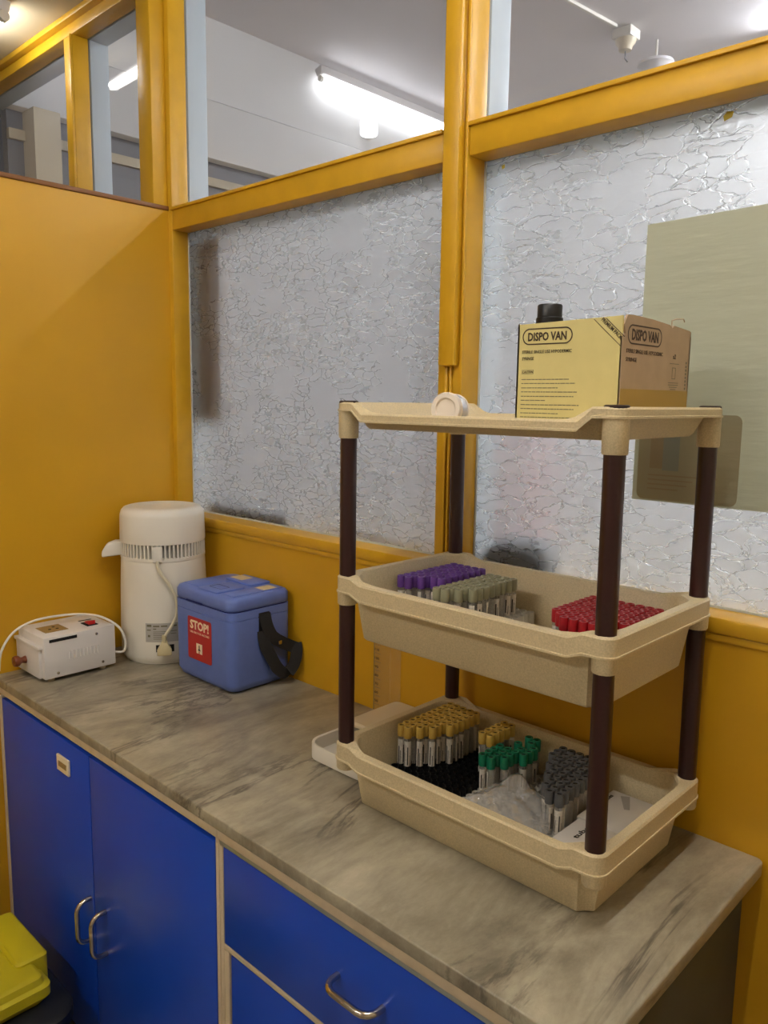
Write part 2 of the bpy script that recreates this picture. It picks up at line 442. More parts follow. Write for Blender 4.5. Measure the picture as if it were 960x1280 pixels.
trim = struct(empty('trim_4', (0,0,0)), 'yellow corner post standing above the low partition', 'post')
bar(trim, 'post', -0.062, 0.0, 1.259, CE, -0.046, 0.0)
bar(trim, 'side_batten', -0.092, -0.062, 1.259, CE, -0.034, 0.0)
bar(trim, 'stile', -0.15, 0.019, SILL, CE, 0.0, GY0)
back(trim, -0.15, 0.019, SILL, CE)
trim = struct(empty('trim_5', (0,0,0)), 'yellow top rail of the partition at the ceiling', 'rail')
bar(trim, 'top_rail', -1.5, 3.0, TOP, CE-0.02, 0.0, GY0)
bar(trim, 'cornice', -1.5, 3.0, CE-0.02, CE, -0.022, 0.05, bevel=0.006)
back(trim, -1.5, 3.0, TOP, 2.52)

def window(name, label, x0, x1, split=True, low='figured_glass', hid=None):
    w = struct(empty(name), label, 'window')
    bar(w, 'transom', x0, x1, T0, T1, 0.0, GY0)
    bar(w, 'transom_bead', x0, x1, T1-0.004, T1+0.004, -0.006, 0.012, bevel=0.001)
    back(w, x0, x1, T0, T1)
    if split:
        pane(w, 'frosted_pane', x0, x1, SILL, T0, low)
        B(x0, x1, GY0-0.004, GY0-0.0005, SILL, SILL+0.004).build('putty_bead', 'putty', w)
        B(x0, x0+0.004, GY0-0.004, GY0-0.0005, SILL+0.004, T0).build('putty_bead', 'putty', w)
    pane(w, 'clear_pane', x0, x1, T1, TOP, 'clear_glass')
    return w
w1 = window('window_1', 'left window, crackle-figured frosted pane below a clear pane', 0.019, 1.018, low='figured_glass_fine')
w2 = window('window_2', 'right window, crackle-figured frosted pane with a pale sheet stuck on it', 1.0835, 2.2)
bar(w2, 'end_post', 2.2, 2.27, SILL, CE)
B(2.27, 3.0, 0.0, 0.11, SILL, CE).build('solid_panel', 'yellow_paint', w2)
MB().prism([(0,0),(0.012,0.004),(0.014,0.012),(0.004,0.014),(-0.002,0.008)], (1.553, GY0-0.0008, 1.166), X, Z, 0.0006).build('paint_dab', 'paint_dab', w2)
MB().prism([(0,0),(0.006,0.002),(0.005,0.009),(-0.002,0.007)], (1.125, GY0-0.0008, 1.170), X, Z, 0.0006).build('paint_dab', 'paint_dab', w2)
w3 = struct(empty('window_3'), 'clear clerestory window beyond the low partition', 'window')
bar(w3, 'mullion', -0.612, -0.5503, T1, TOP)
bar(w3, 'mullion_bead', -0.562, -0.552, T1, TOP, -0.008, 0.0, bevel=0.001)
back(w3, -0.612, -0.5503, T1, TOP)
bar(w3, 'transom', -1.5, -0.15, T0, T1)
pane(w3, 'clear_pane', -0.5503, -0.15, T1, TOP, 'clear_glass')
pane(w3, 'clear_pane', -1.5, -0.612, T1, TOP, 'clear_glass')
B(-1.5, -0.15, 0.0, GY1, SILL, T0).build('solid_panel', 'yellow_paint', w3)

# ------------------------------------------------------------------ the room behind the glass
FC = 2.52; FX = -1.36
struct(B(-1.6, 3.8, 0.125, 3.9, FC, FC+0.05).build('ceiling_far', 'far_ceiling'), 'pale grey ceiling of the room behind the glass', 'ceiling')
struct(B(-1.6, 3.8, 0.11, 3.9, FL-0.05, FL).build('floor_far', 'floor_tile'), 'tiled floor of the room behind the glass', 'floor')
fw = struct(B(FX-0.1, FX, 0.125, 3.9, 2.15, FC).build('wall_far_left', 'white_wall'), 'white side wall of the room behind the glass', 'wall')
B(FX-0.1, FX+0.012, 0.125, 3.9, 1.876, 2.145).build('lower_band', 'white_wall', fw, bevel=0.004)
B(FX-0.1, FX-0.05, 0.125, 3.9, FL, 1.876).build('dark_panelling', 'far_grey', fw)
B(FX-0.06, FX-0.03, 0.125, 3.9, 1.76, 1.80).build('beige_rail', 'far_beige', fw)
B(FX-0.05, FX+0.06, 0.19, 0.30, FL, 1.876).build('beige_post', 'far_beige', fw)
struct(B(-1.6, 3.8, 3.9, 3.95, FL, FC).build('wall_far', 'white_wall'), 'white end wall of the room behind the glass', 'wall')
struct(B(3.8, 3.85, 0.11, 3.9, FL, FC).build('wall_far_right', 'white_wall'), 'white right wall of the room behind the glass', 'wall')

def tube_light(name, label, a, b, down, glow, r=0.014, body=0.045):
    """batten fitting with a fluorescent tube from a to b; `down` points away from the mounting surface"""
    a = Vector(a); b = Vector(b); d = Vector(down).normalized(); t = (b-a).normalized(); s = t.cross(d)
    root = tag(empty(name, a), label, 'light', None)
    h = body/2; L = (b-a).length
    o = Vector((0,0,0))
    pts = [(-h, 0), (h, 0), (h*0.7, body*0.75), (-h*0.7, body*0.75)]
    MB().loops([[o + s*p[0] + d*p[1] + t*k for p in pts] for k in (0, L)]).build('batten', 'white_metal', root, bevel=0.003)
    for k in (0.0, L-0.02):
        q = o + d*(body*0.75+r) + t*k
        MB().lathe([(0.016, 0), (0.016, 0.02)], 12, q, True, True, ax=t).build('lamp_holder', 'white_plastic', root)
    MB().lathe([(r, 0.0), (r, L-0.04)], 14, o + d*(body*0.75+r) + t*0.02, True, True, ax=t).build('glowing_tube', glow, root, smooth=True)
    return root
tube_light('tube_light', 'fluorescent tube light on the ceiling over the counter', (1.80, -1.40, CE), (1.80, -0.15, CE), -Z, 'glow_main')
tube_light('tube_light', 'added unseen fill tube light on the ceiling behind the viewer', (0.2, -2.3, CE), (1.4, -2.3, CE), -Z, 'glow_rear_fill')
tube_light('tube_light', 'short tube light on the cream ceiling beyond the low partition', (-0.90, -0.20, CE), (-0.60, -0.19, CE), -Z, 'glow_left')
tube_light('tube_light', 'lit white tube light seen through the clear pane of left window', (FX+0.05, 1.73, 2.475), (FX+0.05, 2.95, 2.475), Vector((0.25, 0, -1)), 'glow_far', r=0.020, body=0.055)
for k, (x, y) in enumerate(((0.6, 3.0), (2.6, 1.3))):
    tube_light('tube_light', ('added unseen fill tube light on the ceiling far behind the left window', 'added unseen fill tube light on the ceiling behind the right window')[k],
               (x, y, FC), (x+1.2, y, FC), -Z, 'glow_far_fill')

# ceiling rose with a pendant lampholder, and conduit on the far ceiling
r_ = tag(empty('ceiling_conduit', (0.0, 2.0, FC)), 'white conduit strip on ceiling seen through right clear pane', 'conduit')
MB().box(-0.008, 0.008, -0.3, 0.44, -0.014, 0).build('strip', 'white_plastic', r_, bevel=0.002)
r_.rotation_euler.z = R(-6)
r_ = tag(empty('ceiling_rose', (0.055, 2.52, FC)), 'white square ceiling box with round rose seen through right clear pane', 'ceiling rose')
B(-0.05, 0.05, -0.05, 0.05, -0.045, 0).build('box', 'white_plastic', r_, bevel=0.004)
MB().lathe([(0.05, -0.045), (0.048, -0.06), (0.035, -0.075), (0.03, -0.095), (0.0, -0.097)], 20).build('rose', 'cream_plastic', r_, smooth=True)
MB().tube([(0.0, 0, -0.095), (0.0, 0.0, -0.13), (0.015, 0.0, -0.15)], 0.003, 6).build('wire', 'far_grey', r_)
r_ = tag(empty('pendant_lamp', (0.12, 2.72, FC)), 'white round pendant lamp seen through right clear pane', 'lamp')
MB().tube([(0, 0, 0), (0, 0, -0.12)], 0.006, 8).build('stem', 'white_plastic', r_)
MB().lathe([(0.0, -0.10), (0.085, -0.105), (0.09, -0.12), (0.075, -0.135), (0.07, -0.19), (0.05, -0.20), (0.045, -0.24), (0.0, -0.245)], 24).build('shade', 'bulb_holder', r_, smooth=True)
r_ = tag(empty('compact_lamp', (-1.21, 2.02, 2.215)), 'lit white lamp on bracket below the tube light behind left window', 'lamp')
MB().lathe([(0.0, -0.04), (0.045, -0.04), (0.05, -0.03), (0.05, 0.03), (0.045, 0.04), (0.0, 0.042)], 20).build('shade', 'glow_bulb', r_, smooth=True)
MB().tube([(-0.14, 0.12, 0.02), (-0.10, 0.12, 0.02), (0, 0, 0.04)], 0.012, 8).build('bracket', 'white_plastic', r_)
B(-0.14, -0.08, 0.09, 0.15, 0.0, 0.06).build('socket_box', 'white_plastic', r_, bevel=0.004)

# things that show blurred through the figured glass
r_ = tag(B(0.03, 0.17, 0.080, 0.100, 0.66, 1.17).build('wooden_board', 'brown_board', bevel=0.004), 'brown upright board blurred behind left edge of left frosted pane', 'board')
t_ = tag(empty('side_table', (1.0, 0.5, FL)), 'pale table just behind the frosted windows, mostly hidden', 'table')
B(-0.98, 1.6, -0.365, 0.35, 1.11, 1.14).build('table_top', 'far_beige', t_, bevel=0.004)
for x in (-0.95, 1.55):
    for y in (-0.2, 0.3): B(x-0.02, x+0.02, y-0.02, y+0.02, 0, 1.11).build('leg', 'far_grey', t_)
tag(B(0.10, 0.46, 0.068, 0.104, 0.3805, 0.415).build('dark_box', 'dark_item', bevel=0.012), 'low dark box blurred behind bottom of left frosted pane', 'box')
tag(MB().loops([rrect(0.085, 0.018, 0.015, 0.3805, 6, 1.185, 0.088), rrect(0.088, 0.020, 0.018, 0.395, 6, 1.185, 0.088), rrect(0.075, 0.019, 0.017, 0.425, 6, 1.19, 0.088), rrect(0.045, 0.014, 0.013, 0.442, 6, 1.195, 0.088)]).build('dark_bundle', 'dark_item', smooth=True, angle=80), 'dark rounded bundle blurred behind bottom of right frosted pane', 'bundle')
tag(B(0.70, 0.98, 0.42, 0.55, 0.32, 0.66).build('pink_box', 'pink_item', bevel=0.01), 'faint pink box blurred behind right part of left frosted pane', 'box')

# sheet and laminated card stuck on the right pane
GB = GY0 - 0.0004
po = tag(empty('notice_sheet', (1.434, GB, 0.55)), 'large pale green paper sheet stuck on the right frosted pane', 'poster')
MB().prism([(0.0,0.0),(0.62,0.0),(0.62,0.486),(0.3,0.482),(0.0,0.474)], (0,0,0), X, Z, 0.0005).build('sheet', 'poster_paper', po)
pc = tag(empty('laminated_card', (1.442, GB-0.0008, 0.553)), 'tan laminated card with rounded corners at the sheet corner, right pane', 'card')
MB().prism([(p[0]+0.0875, p[1]+0.075) for p in stadium(0.175, 0.15, 6, 0.012)], (0,0,0), X, Z, 0.0004).build('card', 'poster_card', pc)
B(0.022, 0.045, -0.0006, -0.0003, 0.055, 0.115).build('printed_block', 'poster_print_tan', pc)
B(0.045, 0.074, -0.0006, -0.0003, 0.052, 0.135).build('printed_block', 'poster_print_grey', pc)
for k, (x0, x1) in enumerate(((0.02, 0.14), (0.02, 0.10), (0.02, 0.09), (0.02, 0.075))):
    B(x0, x1, -0.0006, -0.0003, 0.042-k*0.008, 0.0445-k*0.008).build('printed_line', 'poster_print_tan', pc)

# ================================================================== WORKTOP AND CABINETS
def slab():
    pts = []
    x0, x1, y0, y1 = 0.001, 1.723, -0.545, -0.001
    r = 0.012
    pts = [(x0, y0), (x1-r, y0)] + [(x1-r+r*math.sin(R(a)), y0+r-r*math.cos(R(a))) for a in (30, 60, 90)] \
        + [(x1-r+r*math.cos(R(a)), y1-r+r*math.sin(R(a))) for a in (0, 30, 60, 90)] + [(x0, y1)]
    return MB().loops([[(p[0], p[1], z) for p in pts] for z in (-0.024, 0.0)])
tag(slab().build('worktop', 'marble', bevel=0.006, seg=3), 'grey veined marble worktop on the blue cabinets', 'worktop')
FY = -0.530   # front of the carcasses

def d_handle(parent, horizontal, c, span=0.10, out=0.038, r=0.0055):
    pts = []
    for k in range(7):
        a = R(90*k/6); pts.append((-span/2 + 0.022*(1-math.sin(a)), out - 0.022 + 0.022*math.sin(a) if False else 0))
    path = [(-span/2, 0.0), (-span/2, out-0.022)] + [(-span/2 + 0.022*(1-math.cos(R(a))), out-0.022+0.022*math.sin(R(a))) for a in (22, 45, 68, 90)]
    path = path + [(-p[0], p[1]) for p in reversed(path)]
    P = [((c[0]+p[0], c[1]-p[1], c[2]) if horizontal else (c[0], c[1]-p[1], c[2]+p[0])) for p in path]
    return MB().tube(P, r, 10).build('handle', 'chrome', parent, smooth=True)

cab = tag(empty('base_cabinet', (0.0, FY, FL)), 'blue two-door base cabinet in the corner under the worktop', 'cabinet')
def cb(x0, x1, y0, y1, z0, z1, name, m, parent, root, bevel=0.0015):
    l = root.location
    return B(x0-l.x, x1-l.x, y0-l.y, y1-l.y, z0-l.z, z1-l.z).build(name, m, parent, bevel=bevel)
cb(0.004, 0.988, FY+0.012, -0.004, FL, -0.026, 'carcass', 'grey_laminate', cab, cab)
cb(0.002, 0.021, FY-0.006, FY+0.012, FL, -0.055, 'side_edging', 'beige_edge', cab, cab)
cb(0.980, 0.990, FY-0.006, FY+0.012, FL, -0.044, 'side_edging', 'beige_edge', cab, cab)
cb(0.002, 0.990, FY-0.010, FY+0.012, -0.044, -0.025, 'top_batten', 'beige_edge', cab, cab)
d1 = cb(0.024, 0.5005, FY-0.006, FY+0.010, FL+0.04, -0.058, 'door', 'blue_laminate', cab, cab)
d2 = cb(0.5045, 0.978, FY-0.006, FY+0.010, FL+0.04, -0.058, 'door', 'blue_laminate', cab, cab)
cb(0.5008, 0.5042, FY-0.003, FY+0.010, FL+0.04, -0.060, 'door_edging', 'metal_strip', cab, cab, 0)
d_handle(d1, False, (0.488, -0.006, 0.372), out=0.034); d_handle(d2, False, (0.556, -0.006, 0.372), out=0.034)
lp = cb(0.352, 0.412, FY-0.012, FY-0.0065, -0.136, -0.098, 'name_plate', 'print_cream', cab, cab)
cb(0.362, 0.402, FY-0.0125, FY-0.012, -0.124, -0.111, 'paper_slip', 'socket_brown', lp, cab, 0)

dr = tag(empty('drawer_cabinet', (0.99, FY, FL)), 'blue drawer cabinet with grey end panel under the worktop', 'cabinet')
cb(0.991, 1.695, FY+0.012, -0.004, FL, -0.026, 'carcass', 'grey_laminate', dr, dr)
cb(0.991, 1.002, FY-0.006, FY+0.012, FL, -0.046, 'side_edging', 'beige_edge', dr, dr)
cb(0.991, 1.700, FY-0.010, FY+0.012, -0.044, -0.025, 'top_batten', 'beige_edge', dr, dr)
cb(0.996, 1.700, FY-0.008, FY+0.012, -0.054, -0.044, 'metal_strip', 'metal_strip', dr, dr)
q1 = cb(1.004, 1.694, FY-0.006, FY+0.010, -0.240, -0.056, 'drawer', 'blue_laminate', dr, dr)
cb(1.002, 1.694, FY-0.006, FY+0.010, -0.252, -0.242, 'rail_edging', 'beige_edge', dr, dr)
cb(1.002, 1.016, FY-0.006, FY+0.010, FL+0.04, -0.253, 'inner_edging', 'beige_edge', dr, dr)
q2 = cb(1.020, 1.345, FY-0.004, FY+0.010, FL+0.04, -0.256, 'door', 'blue_laminate', dr, dr)
q3 = cb(1.349, 1.694, FY-0.004, FY+0.010, FL+0.04, -0.256, 'door', 'blue_laminate', dr, dr)
d_handle(q1, True, (1.345-0.99, -0.006, -0.138-FL), span=0.094, out=0.032)
d_handle(q2, False, (1.305-0.99, -0.004, 0.365)); d_handle(q3, False, (1.39-0.99, -0.004, 0.365))

# bins at the lower left
yb = tag(empty('waste_bin', (0.335, -0.80, FL)), 'black tub bin with a stepped yellow lid before the corner cabinet', 'bin')
MB().loops([rrect(0.17, 0.15, 0.05, 0, 6), rrect(0.205, 0.190, 0.06, 0.19, 6), rrect(0.222, 0.205, 0.065, 0.195, 6), rrect(0.222, 0.205, 0.065, 0.222, 6), rrect(0.214, 0.197, 0.06, 0.228, 6)], True, True).build('tub', 'bin_black', yb, smooth=True, angle=50)
ld = MB().loops([rrect(0.145, 0.150, 0.016, 0.226), rrect(0.165, 0.165, 0.018, 0.250), rrect(0.165, 0.165, 0.018, 0.272), rrect(0.156, 0.156, 0.018, 0.277), rrect(0.152, 0.152, 0.016, 0.290), rrect(0.144, 0.144, 0.016, 0.296)], True, True).build('lid', 'bin_yellow', yb, smooth=True, angle=35)
MB().loops([rrect(0.105, 0.035, 0.012, 0.226, cx=-0.005, cy=0.150), rrect(0.105, 0.035, 0.012, 0.300, cx=-0.005, cy=0.150), rrect(0.098, 0.030, 0.010, 0.305, cx=-0.005, cy=0.150)], True, True).build('hinge_block', 'bin_yellow', ld, smooth=True, angle=35)

# ================================================================== THREE-TIER RACK
RX, RY = 1.362, -0.198
SX, SY = 0.2463, 0.1501
LEANX, LEANY = -0.0115, 0.0116
def lean(z): return (LEANX*z, LEANY*z)
rack = tag(empty('storage_rack', (RX, RY, 0)), 'beige three-tier plastic rack with dark brown poles on the worktop', 'rack')
def smooth01(t):
    t = max(0.0, min(1.0, t)); return t*t*(3-2*t)
def tray(z0, ztop, band, dip, name):
    h = ztop - z0
    def dz(p):
        return -dip*smooth01((0.222-abs(p[0]))/0.022)
    def ring(hx, hy, r, z, d=True, n=6, flat=0.0):
        L = rrect(hx, hy, r, z, n, nx=44, ny=4, flat=flat)
        return [(p[0], p[1], p[2] + (dz(p) if d else 0)) for p in L]
    bx, by = 0.2345, 0.1380           # base half size
    L = [ring(bx-0.005, by-0.005, 0.016, z0, False, flat=1.25), ring(bx, by, 0.018, z0+0.005, False, flat=1.25),
         ring(0.2475, 0.1513, 0.024, ztop-band+0.002, flat=1.25),
         ring(0.2630, 0.1668, 0.0205, ztop-band+0.0015), ring(0.2660, 0.1698, 0.0215, ztop-band), ring(0.2660, 0.1698, 0.0215, ztop-band+0.003),
         ring(0.2645, 0.1683, 0.021, ztop-band+0.0035),
         ring(0.2645, 0.1683, 0.021, ztop-0.003), ring(0.2620, 0.1658, 0.019, ztop),
         ring(0.2490, 0.1528, 0.050, ztop), ring(0.2465, 0.1503, 0.050, ztop-0.003),
         ring(bx-0.003, by-0.003, 0.036, z0+0.012, False), ring(bx-0.009, by-0.009, 0.034, z0+0.006, False)]
    lx, ly = lean((z0+ztop)/2)
    t = MB().loops(L, True, True).build(name, 'rack_plastic', rack, smooth=True, loc=(lx, ly, 0), angle=35)
    return t
def collar(t, z0, z1, r=0.0170, flare=0.002):
    for sx in (-1, 1):
        for sy in (-1, 1):
            MB().lathe([(r-0.004, z0+0.001), (r-0.001, z0), (r, z0+0.002), (r+flare*0.3, z1), (r-0.006, z1)], 20, (sx*SX, sy*SY, 0), True, True).build('collar', 'rack_plastic', t, smooth=True, angle=35)
ZB, ZM, ZT = 0.1166, 0.4181, 0.7155
tb = tray(0.0, ZB, 0.032, 0.009, 'tray'); collar(tb, 0.066, ZB-0.028)
tm = tray(0.303, ZM, 0.030, 0.009, 'tray'); collar(tm, ZM-0.052, ZM-0.026)
tt = tray(0.671, ZT, 0.015, 0.018, 'tray'); collar(tt, 0.6546, ZT-0.011)
FLOORB, FLOORM, FLOORT = 0.006, 0.309, 0.677
def pole(sx, sy, z0, z1):
    n = 24; L = []
    for z in (z0, z1):
        lx, ly = lean(z)
        L.append([(sx*SX + lx + (0.0142 if k % 4 else 0.0136)*math.cos(2*PI*k/n), sy*SY + ly + (0.0142 if k % 4 else 0.0136)*math.sin(2*PI*k/n), z) for k in range(n)])
    MB().loops(L).build('pole', 'pole', rack, smooth=True, angle=60)
for sx in (-1, 1):
    for sy in (-1, 1):
        pole(sx, sy, ZB-0.012, 0.368); pole(sx, sy, ZM-0.012, 0.657)
        lx, ly = lean(ZT)
        MB().lathe([(0.0165, ZT-0.002), (0.0165, ZT+0.001), (0.0145, ZT+0.0025), (0.0, ZT+0.0025)], 20, (sx*SX+lx, sy*SY+ly, 0), True, False).build('end_cap', 'pole_cap', rack, smooth=True)

# ------------------------------------------------------------------ sample tubes
def ring_cell(mb, x, y, z0, z1, ro, ri, n=10):
    mb.lathe([(ro, z0), (ro, z1), (ri, z1), (ri, z0)], n, (x, y, 0))
def tube_rack(name, label, loc, x0, x1, y0, y1, pitch, h, m, rz=0):
    """honeycomb tube holder: flat base with a ring for each tube"""
    t = tag(empty(name, loc, rz), label, 'tube rack')
    MB().loops([rrect((x1-x0)/2, (y1-y0)/2, 0.018, 0.0, 3, (x0+x1)/2, (y0+y1)/2), rrect((x1-x0)/2, (y1-y0)/2, 0.018, 0.007, 3, (x0+x1)/2, (y0+y1)/2)]).build('base', m, t, bevel=0.001)
    cells = MB()
    nx = int((x1-x0)/pitch + 0.05); ny = int((y1-y0)/pitch + 0.05)
    cx0 = (x0+x1)/2 - (nx-1)*pitch/2; cy0 = (y0+y1)/2 - (ny-1)*pitch/2
    for i in range(nx):
        for j in range(ny): ring_cell(cells, cx0+i*pitch, cy0+j*pitch, 0.006, h, pitch*0.488, pitch*0.425)
    c = cells.build('cells', m, t, smooth=True); c['kind'] = 'stuff'
    return t, lambda i, j: (cx0+i*pitch, cy0+j*pitch), nx, ny
CAPR = 0.0078
ORD = ['first', 'second', 'third', 'fourth', 'fifth', 'sixth', 'seventh', 'eighth', 'ninth', 'tenth', 'eleventh', 'twelfth', 'thirteenth', 'fourteenth', 'fifteenth', 'sixteenth']
def cap_mesh(name, m, h=0.021, r=CAPR):
    me = MB().lathe([(r*0.93, -0.0005), (r*0.99, 0.001), (r, h*0.5), (r*0.97, h-0.0015), (r*0.90, h), (r*0.60, h), (r*0.57, h-0.0006), (r*0.56, h-0.0022)], 14).mesh(name)
    me.materials.append(MATS[m]); me.shade_smooth(); me.set_sharp_from_angle(angle=R(40)); return me
def hole_mesh(h=0.021, r=CAPR):
    me = MB().lathe([(r*0.57, h-0.0019), (0.0004, h-0.0019)], 10).mesh('hole_shade'); me.materials.append(MATS['cap_hole_shade']); return me  # dark disc stands in for the shade down the cap hole
def body_mesh(L, r=0.0063):
    me = MB().lathe([(0.0005, 0.0), (r*0.6, 0.001), (r*0.92, 0.004), (r, 0.008), (r, L)], 14).mesh('tube_body')
    me.materials.append(MATS['clear_tube']); me.shade_smooth(); return me
def label_mesh(z0, z1, r=0.00655, a=200):
    n = 12; vs = []; fs = []
    for k in range(n+1):
        t = R(a*k/n); vs += [(r*math.cos(t), r*math.sin(t), z0), (r*math.cos(t), r*math.sin(t), z1)]
    fs = [(2*k, 2*k+2, 2*k+3, 2*k+1) for k in range(n)]
    me = bpy.data.meshes.new('paper_label'); me.from_pydata(vs, [], fs); me.update(); me.materials.append(MATS['tube_label']); me.shade_smooth(); return me
def print_mesh(z0, z1, r=0.00675, a=200):
    """printed strokes on the label"""
    mb = MB()
    for (t0, t1, f0, f1) in ((0.15, 0.24, 0.1, 0.75), (0.30, 0.34, 0.1, 0.6), (0.55, 0.63, 0.15, 0.8), (0.75, 0.79, 0.1, 0.5)):
        za, zb = z0+(z1-z0)*f0, z0+(z1-z0)*f1
        vs = []
        for t in (R(a*t0), R(a*t1)):
            vs += [(r*math.cos(t), r*math.sin(t), za), (r*math.cos(t), r*math.sin(t), zb)]
        mb.add(vs, [(0, 2, 3, 1)])
    me = mb.mesh('label_print'); me.materials.append(MATS['print_black']); return me
def make_kind(capmat, total, label, group):
    h = 0.021; L = total-h+0.004
    z0, z1 = 0.022, L-0.010
    src = [('cap', cap_mesh('cap', capmat), (0, 0, total-h)), ('hole_shade', hole_mesh(), (0, 0, total-h)), ('tube_body', body_mesh(L), (0, 0, 0)),
           ('paper_label', label_mesh(z0, z1), (0, 0, 0))]
    pr = print_mesh(z0, z1)
    proto = []
    def place(x, y, z, row, col):
        r = bpy.data.objects.new('sample_tube', None); r.empty_display_size = 0.01; COL.objects.link(r)
        r.location = (x, y, z); r.rotation_euler = (R(random.uniform(-0.5, 0.5)), R(random.uniform(-0.5, 0.5)), random.uniform(0, 2*PI))
        tag(r, '%s, %s row from the window, %s from the left' % (label, ORD[row], ORD[col]), 'sample tube', group)
        for k, (n, me, loc) in enumerate(src):
            if len(proto) <= k: o = bpy.data.objects.new(n, me); proto.append(o)
            else: o = proto[k].copy()
            COL.objects.link(o); o.parent = r; o.location = loc
            if n == 'paper_label':
                if len(proto) < 5 and k == 3:
                    pass
                p = bpy.data.objects.new('label_print', pr); COL.objects.link(p); p.parent = o
        return r
    return place
P = 0.0168
def cell_world(t, c):
    l = t.location; a = t.rotation_euler.z
    return (l.x + c[0]*math.cos(a) - c[1]*math.sin(a), l.y + c[0]*math.sin(a) + c[1]*math.cos(a))
# bottom tray -------------------------------------------------------
fb = FLOORB + 0.001
rk, cell, nx, ny = tube_rack('tube_rack', 'black honeycomb tube rack under the yellow-capped tubes', (1.1318, -0.3055, fb), 0, 0.1622, 0, 0.2355, 0.0162, 0.036, 'black_plastic')
yl = make_kind('cap_yellow', 0.103, 'yellow-capped tube in the large block', 'yellow-capped tubes in the large block')
start = [4, 4, 5, 6, 8]
for i in range(5):
    for j in range(start[i], ny):
        x, y = cell_world(rk, cell(i, j)); yl(x, y, fb+0.0085, ny-1-j, i)
yl2 = make_kind('cap_yellow', 0.103, 'yellow-capped tube in the small block', 'yellow-capped tubes in the small row')
for i in (8, 9):
    for j in range(ny-5, ny):
        x, y = cell_world(rk, cell(i, j)); yl2(x, y, fb+0.0085, ny-1-j, i-8)
rk, cell, nx, ny = tube_rack('tube_rack', 'white tube rack holding the green-capped tubes', (1.2945, -0.326, fb), 0, 0.088, 0, 0.265, P, 0.030, 'white_rack')
gr = make_kind('cap_green', 0.088, 'green-capped sample tube', 'green-capped tubes')
for (i, j) in [(0,7),(1,7),(0,8),(1,9),(0,9),(1,8),(2,8),(2,9),(0,10),(1,10),(2,10),(2,11),(3,10),(3,11),(1,12),(2,13),(3,12),(1,14),(2,14)]:
    if i < nx and j < ny:
        x, y = cell_world(rk, cell(i, j)); gr(x, y, fb+0.0085, ny-1-j, i)
rk, cell, nx, ny = tube_rack('tube_rack', 'white tube rack with empty cells holding the grey-capped tubes', (1.385, -0.326, fb), 0, 0.102, 0, 0.265, P, 0.030, 'white_rack')
gy = make_kind('cap_grey', 0.090, 'dark grey-capped sample tube', 'grey-capped tubes')
st = [12, 10, 8, 6, 5, 5]
for i in range(nx):
    for j in range(st[min(i, 5)], ny):
        x, y = cell_world(rk, cell(i, j)); gy(x, y, fb+0.0085, ny-1-j, i)
# middle tray -------------------------------------------------------
lx, ly = lean(0.36)
fm = FLOORM + 0.001
rk, cell, nx, ny = tube_rack('tube_rack', 'white tube rack under the purple-capped tubes', (1.1335+lx, -0.318+ly, fm), 0, 0.085, 0, 0.246, P, 0.030, 'white_rack')
pu = make_kind('cap_purple', 0.086, 'purple-capped sample tube', 'purple-capped tubes')
for i in range(nx):
    for j in range(4 if i < 2 else 5 if i < 3 else 6, ny):
        x, y = cell_world(rk, cell(i, j)); pu(x, y, fm+0.0085, ny-1-j, i)
rk, cell, nx, ny = tube_rack('tube_rack', 'white tube rack under the olive-capped tubes', (1.240+lx, -0.322+ly, fm), 0, 0.085, 0, 0.252, P, 0.030, 'white_rack')
ol = make_kind('cap_olive', 0.086, 'olive-capped sample tube', 'olive grey-capped tubes')
for i in range(4):
    for j in range((3, 3, 4, 5)[i], 13):
        x, y = cell_world(rk, cell(i, j)); ol(x, y, fm+0.0085, 12-j, i)
rk, cell, nx, ny = tube_rack('tube_rack', 'white tube rack under the red-capped tubes', (1.433+lx, -0.322+ly, fm), 0, 0.135, 0, 0.252, P, 0.030, 'white_rack')
rd = make_kind('cap_red', 0.074, 'red-capped sample tube', 'red-capped tubes')
for i in range(nx):
    for j in range((7, 6, 5, 5, 5, 5, 6, 7)[min(i, 7)], ny):
        x, y = cell_world(rk, cell(i, j)); rd(x, y, fm+0.0085, ny-1-j, i)

# clear plastic bag lying over the front of the white racks
def bag():
    nu, nv = 44, 30
    A, Bp, C, D = Vector((1.322, -0.268, 0.050)), Vector((1.362, -0.170, 0.078)), Vector((1.452, -0.200, 0.060)), Vector((1.495, -0.300, 0.030))
    up = []; lo = []
    rnd = random.Random(3)
    ph = [(rnd.uniform(1.5, 6), rnd.uniform(1.5, 6), rnd.uniform(0, 6)) for _ in range(9)]
    for j in range(nv+1):
        for i in range(nu+1):
            u, v = i/nu, j/nv
            p = (A*(1-u) + D*u)*(1-v) + (Bp*(1-u) + C*u)*v
            edge = min(1, 6*min(u, 1-u))*min(1, 6*min(v, 1-v))
            w = sum(math.sin(a*u + b*v + c) for a, b, c in ph)/9
            w2 = 0.7*abs(math.sin(8*u + 4*v + 1.2*math.sin(5*v))) + 0.5*abs(math.sin(3*u - 9*v + math.sin(6*u)))
            up.append(p + Vector((0.003*w, 0.003*w, 0.003 + edge*(0.009 + 0.012*w + 0.009*w2))))
            lo.append(p + Vector((0.003*w, 0.003*w, 0.001)))
    n = (nu+1)*(nv+1)
    fs = []
    for j in range(nv):
        for i in range(nu):
            a = j*(nu+1)+i; fs.append((a, a+1, a+nu+2, a+nu+1)); fs.append((n+a, n+a+nu+1, n+a+nu+2, n+a+1))
    return MB().add(up+lo, fs)
tag(bag().build('plastic_bag', 'plastic_film', smooth=True, angle=80), 'crumpled clear plastic bag lying at the front of bottom tray', 'bag')

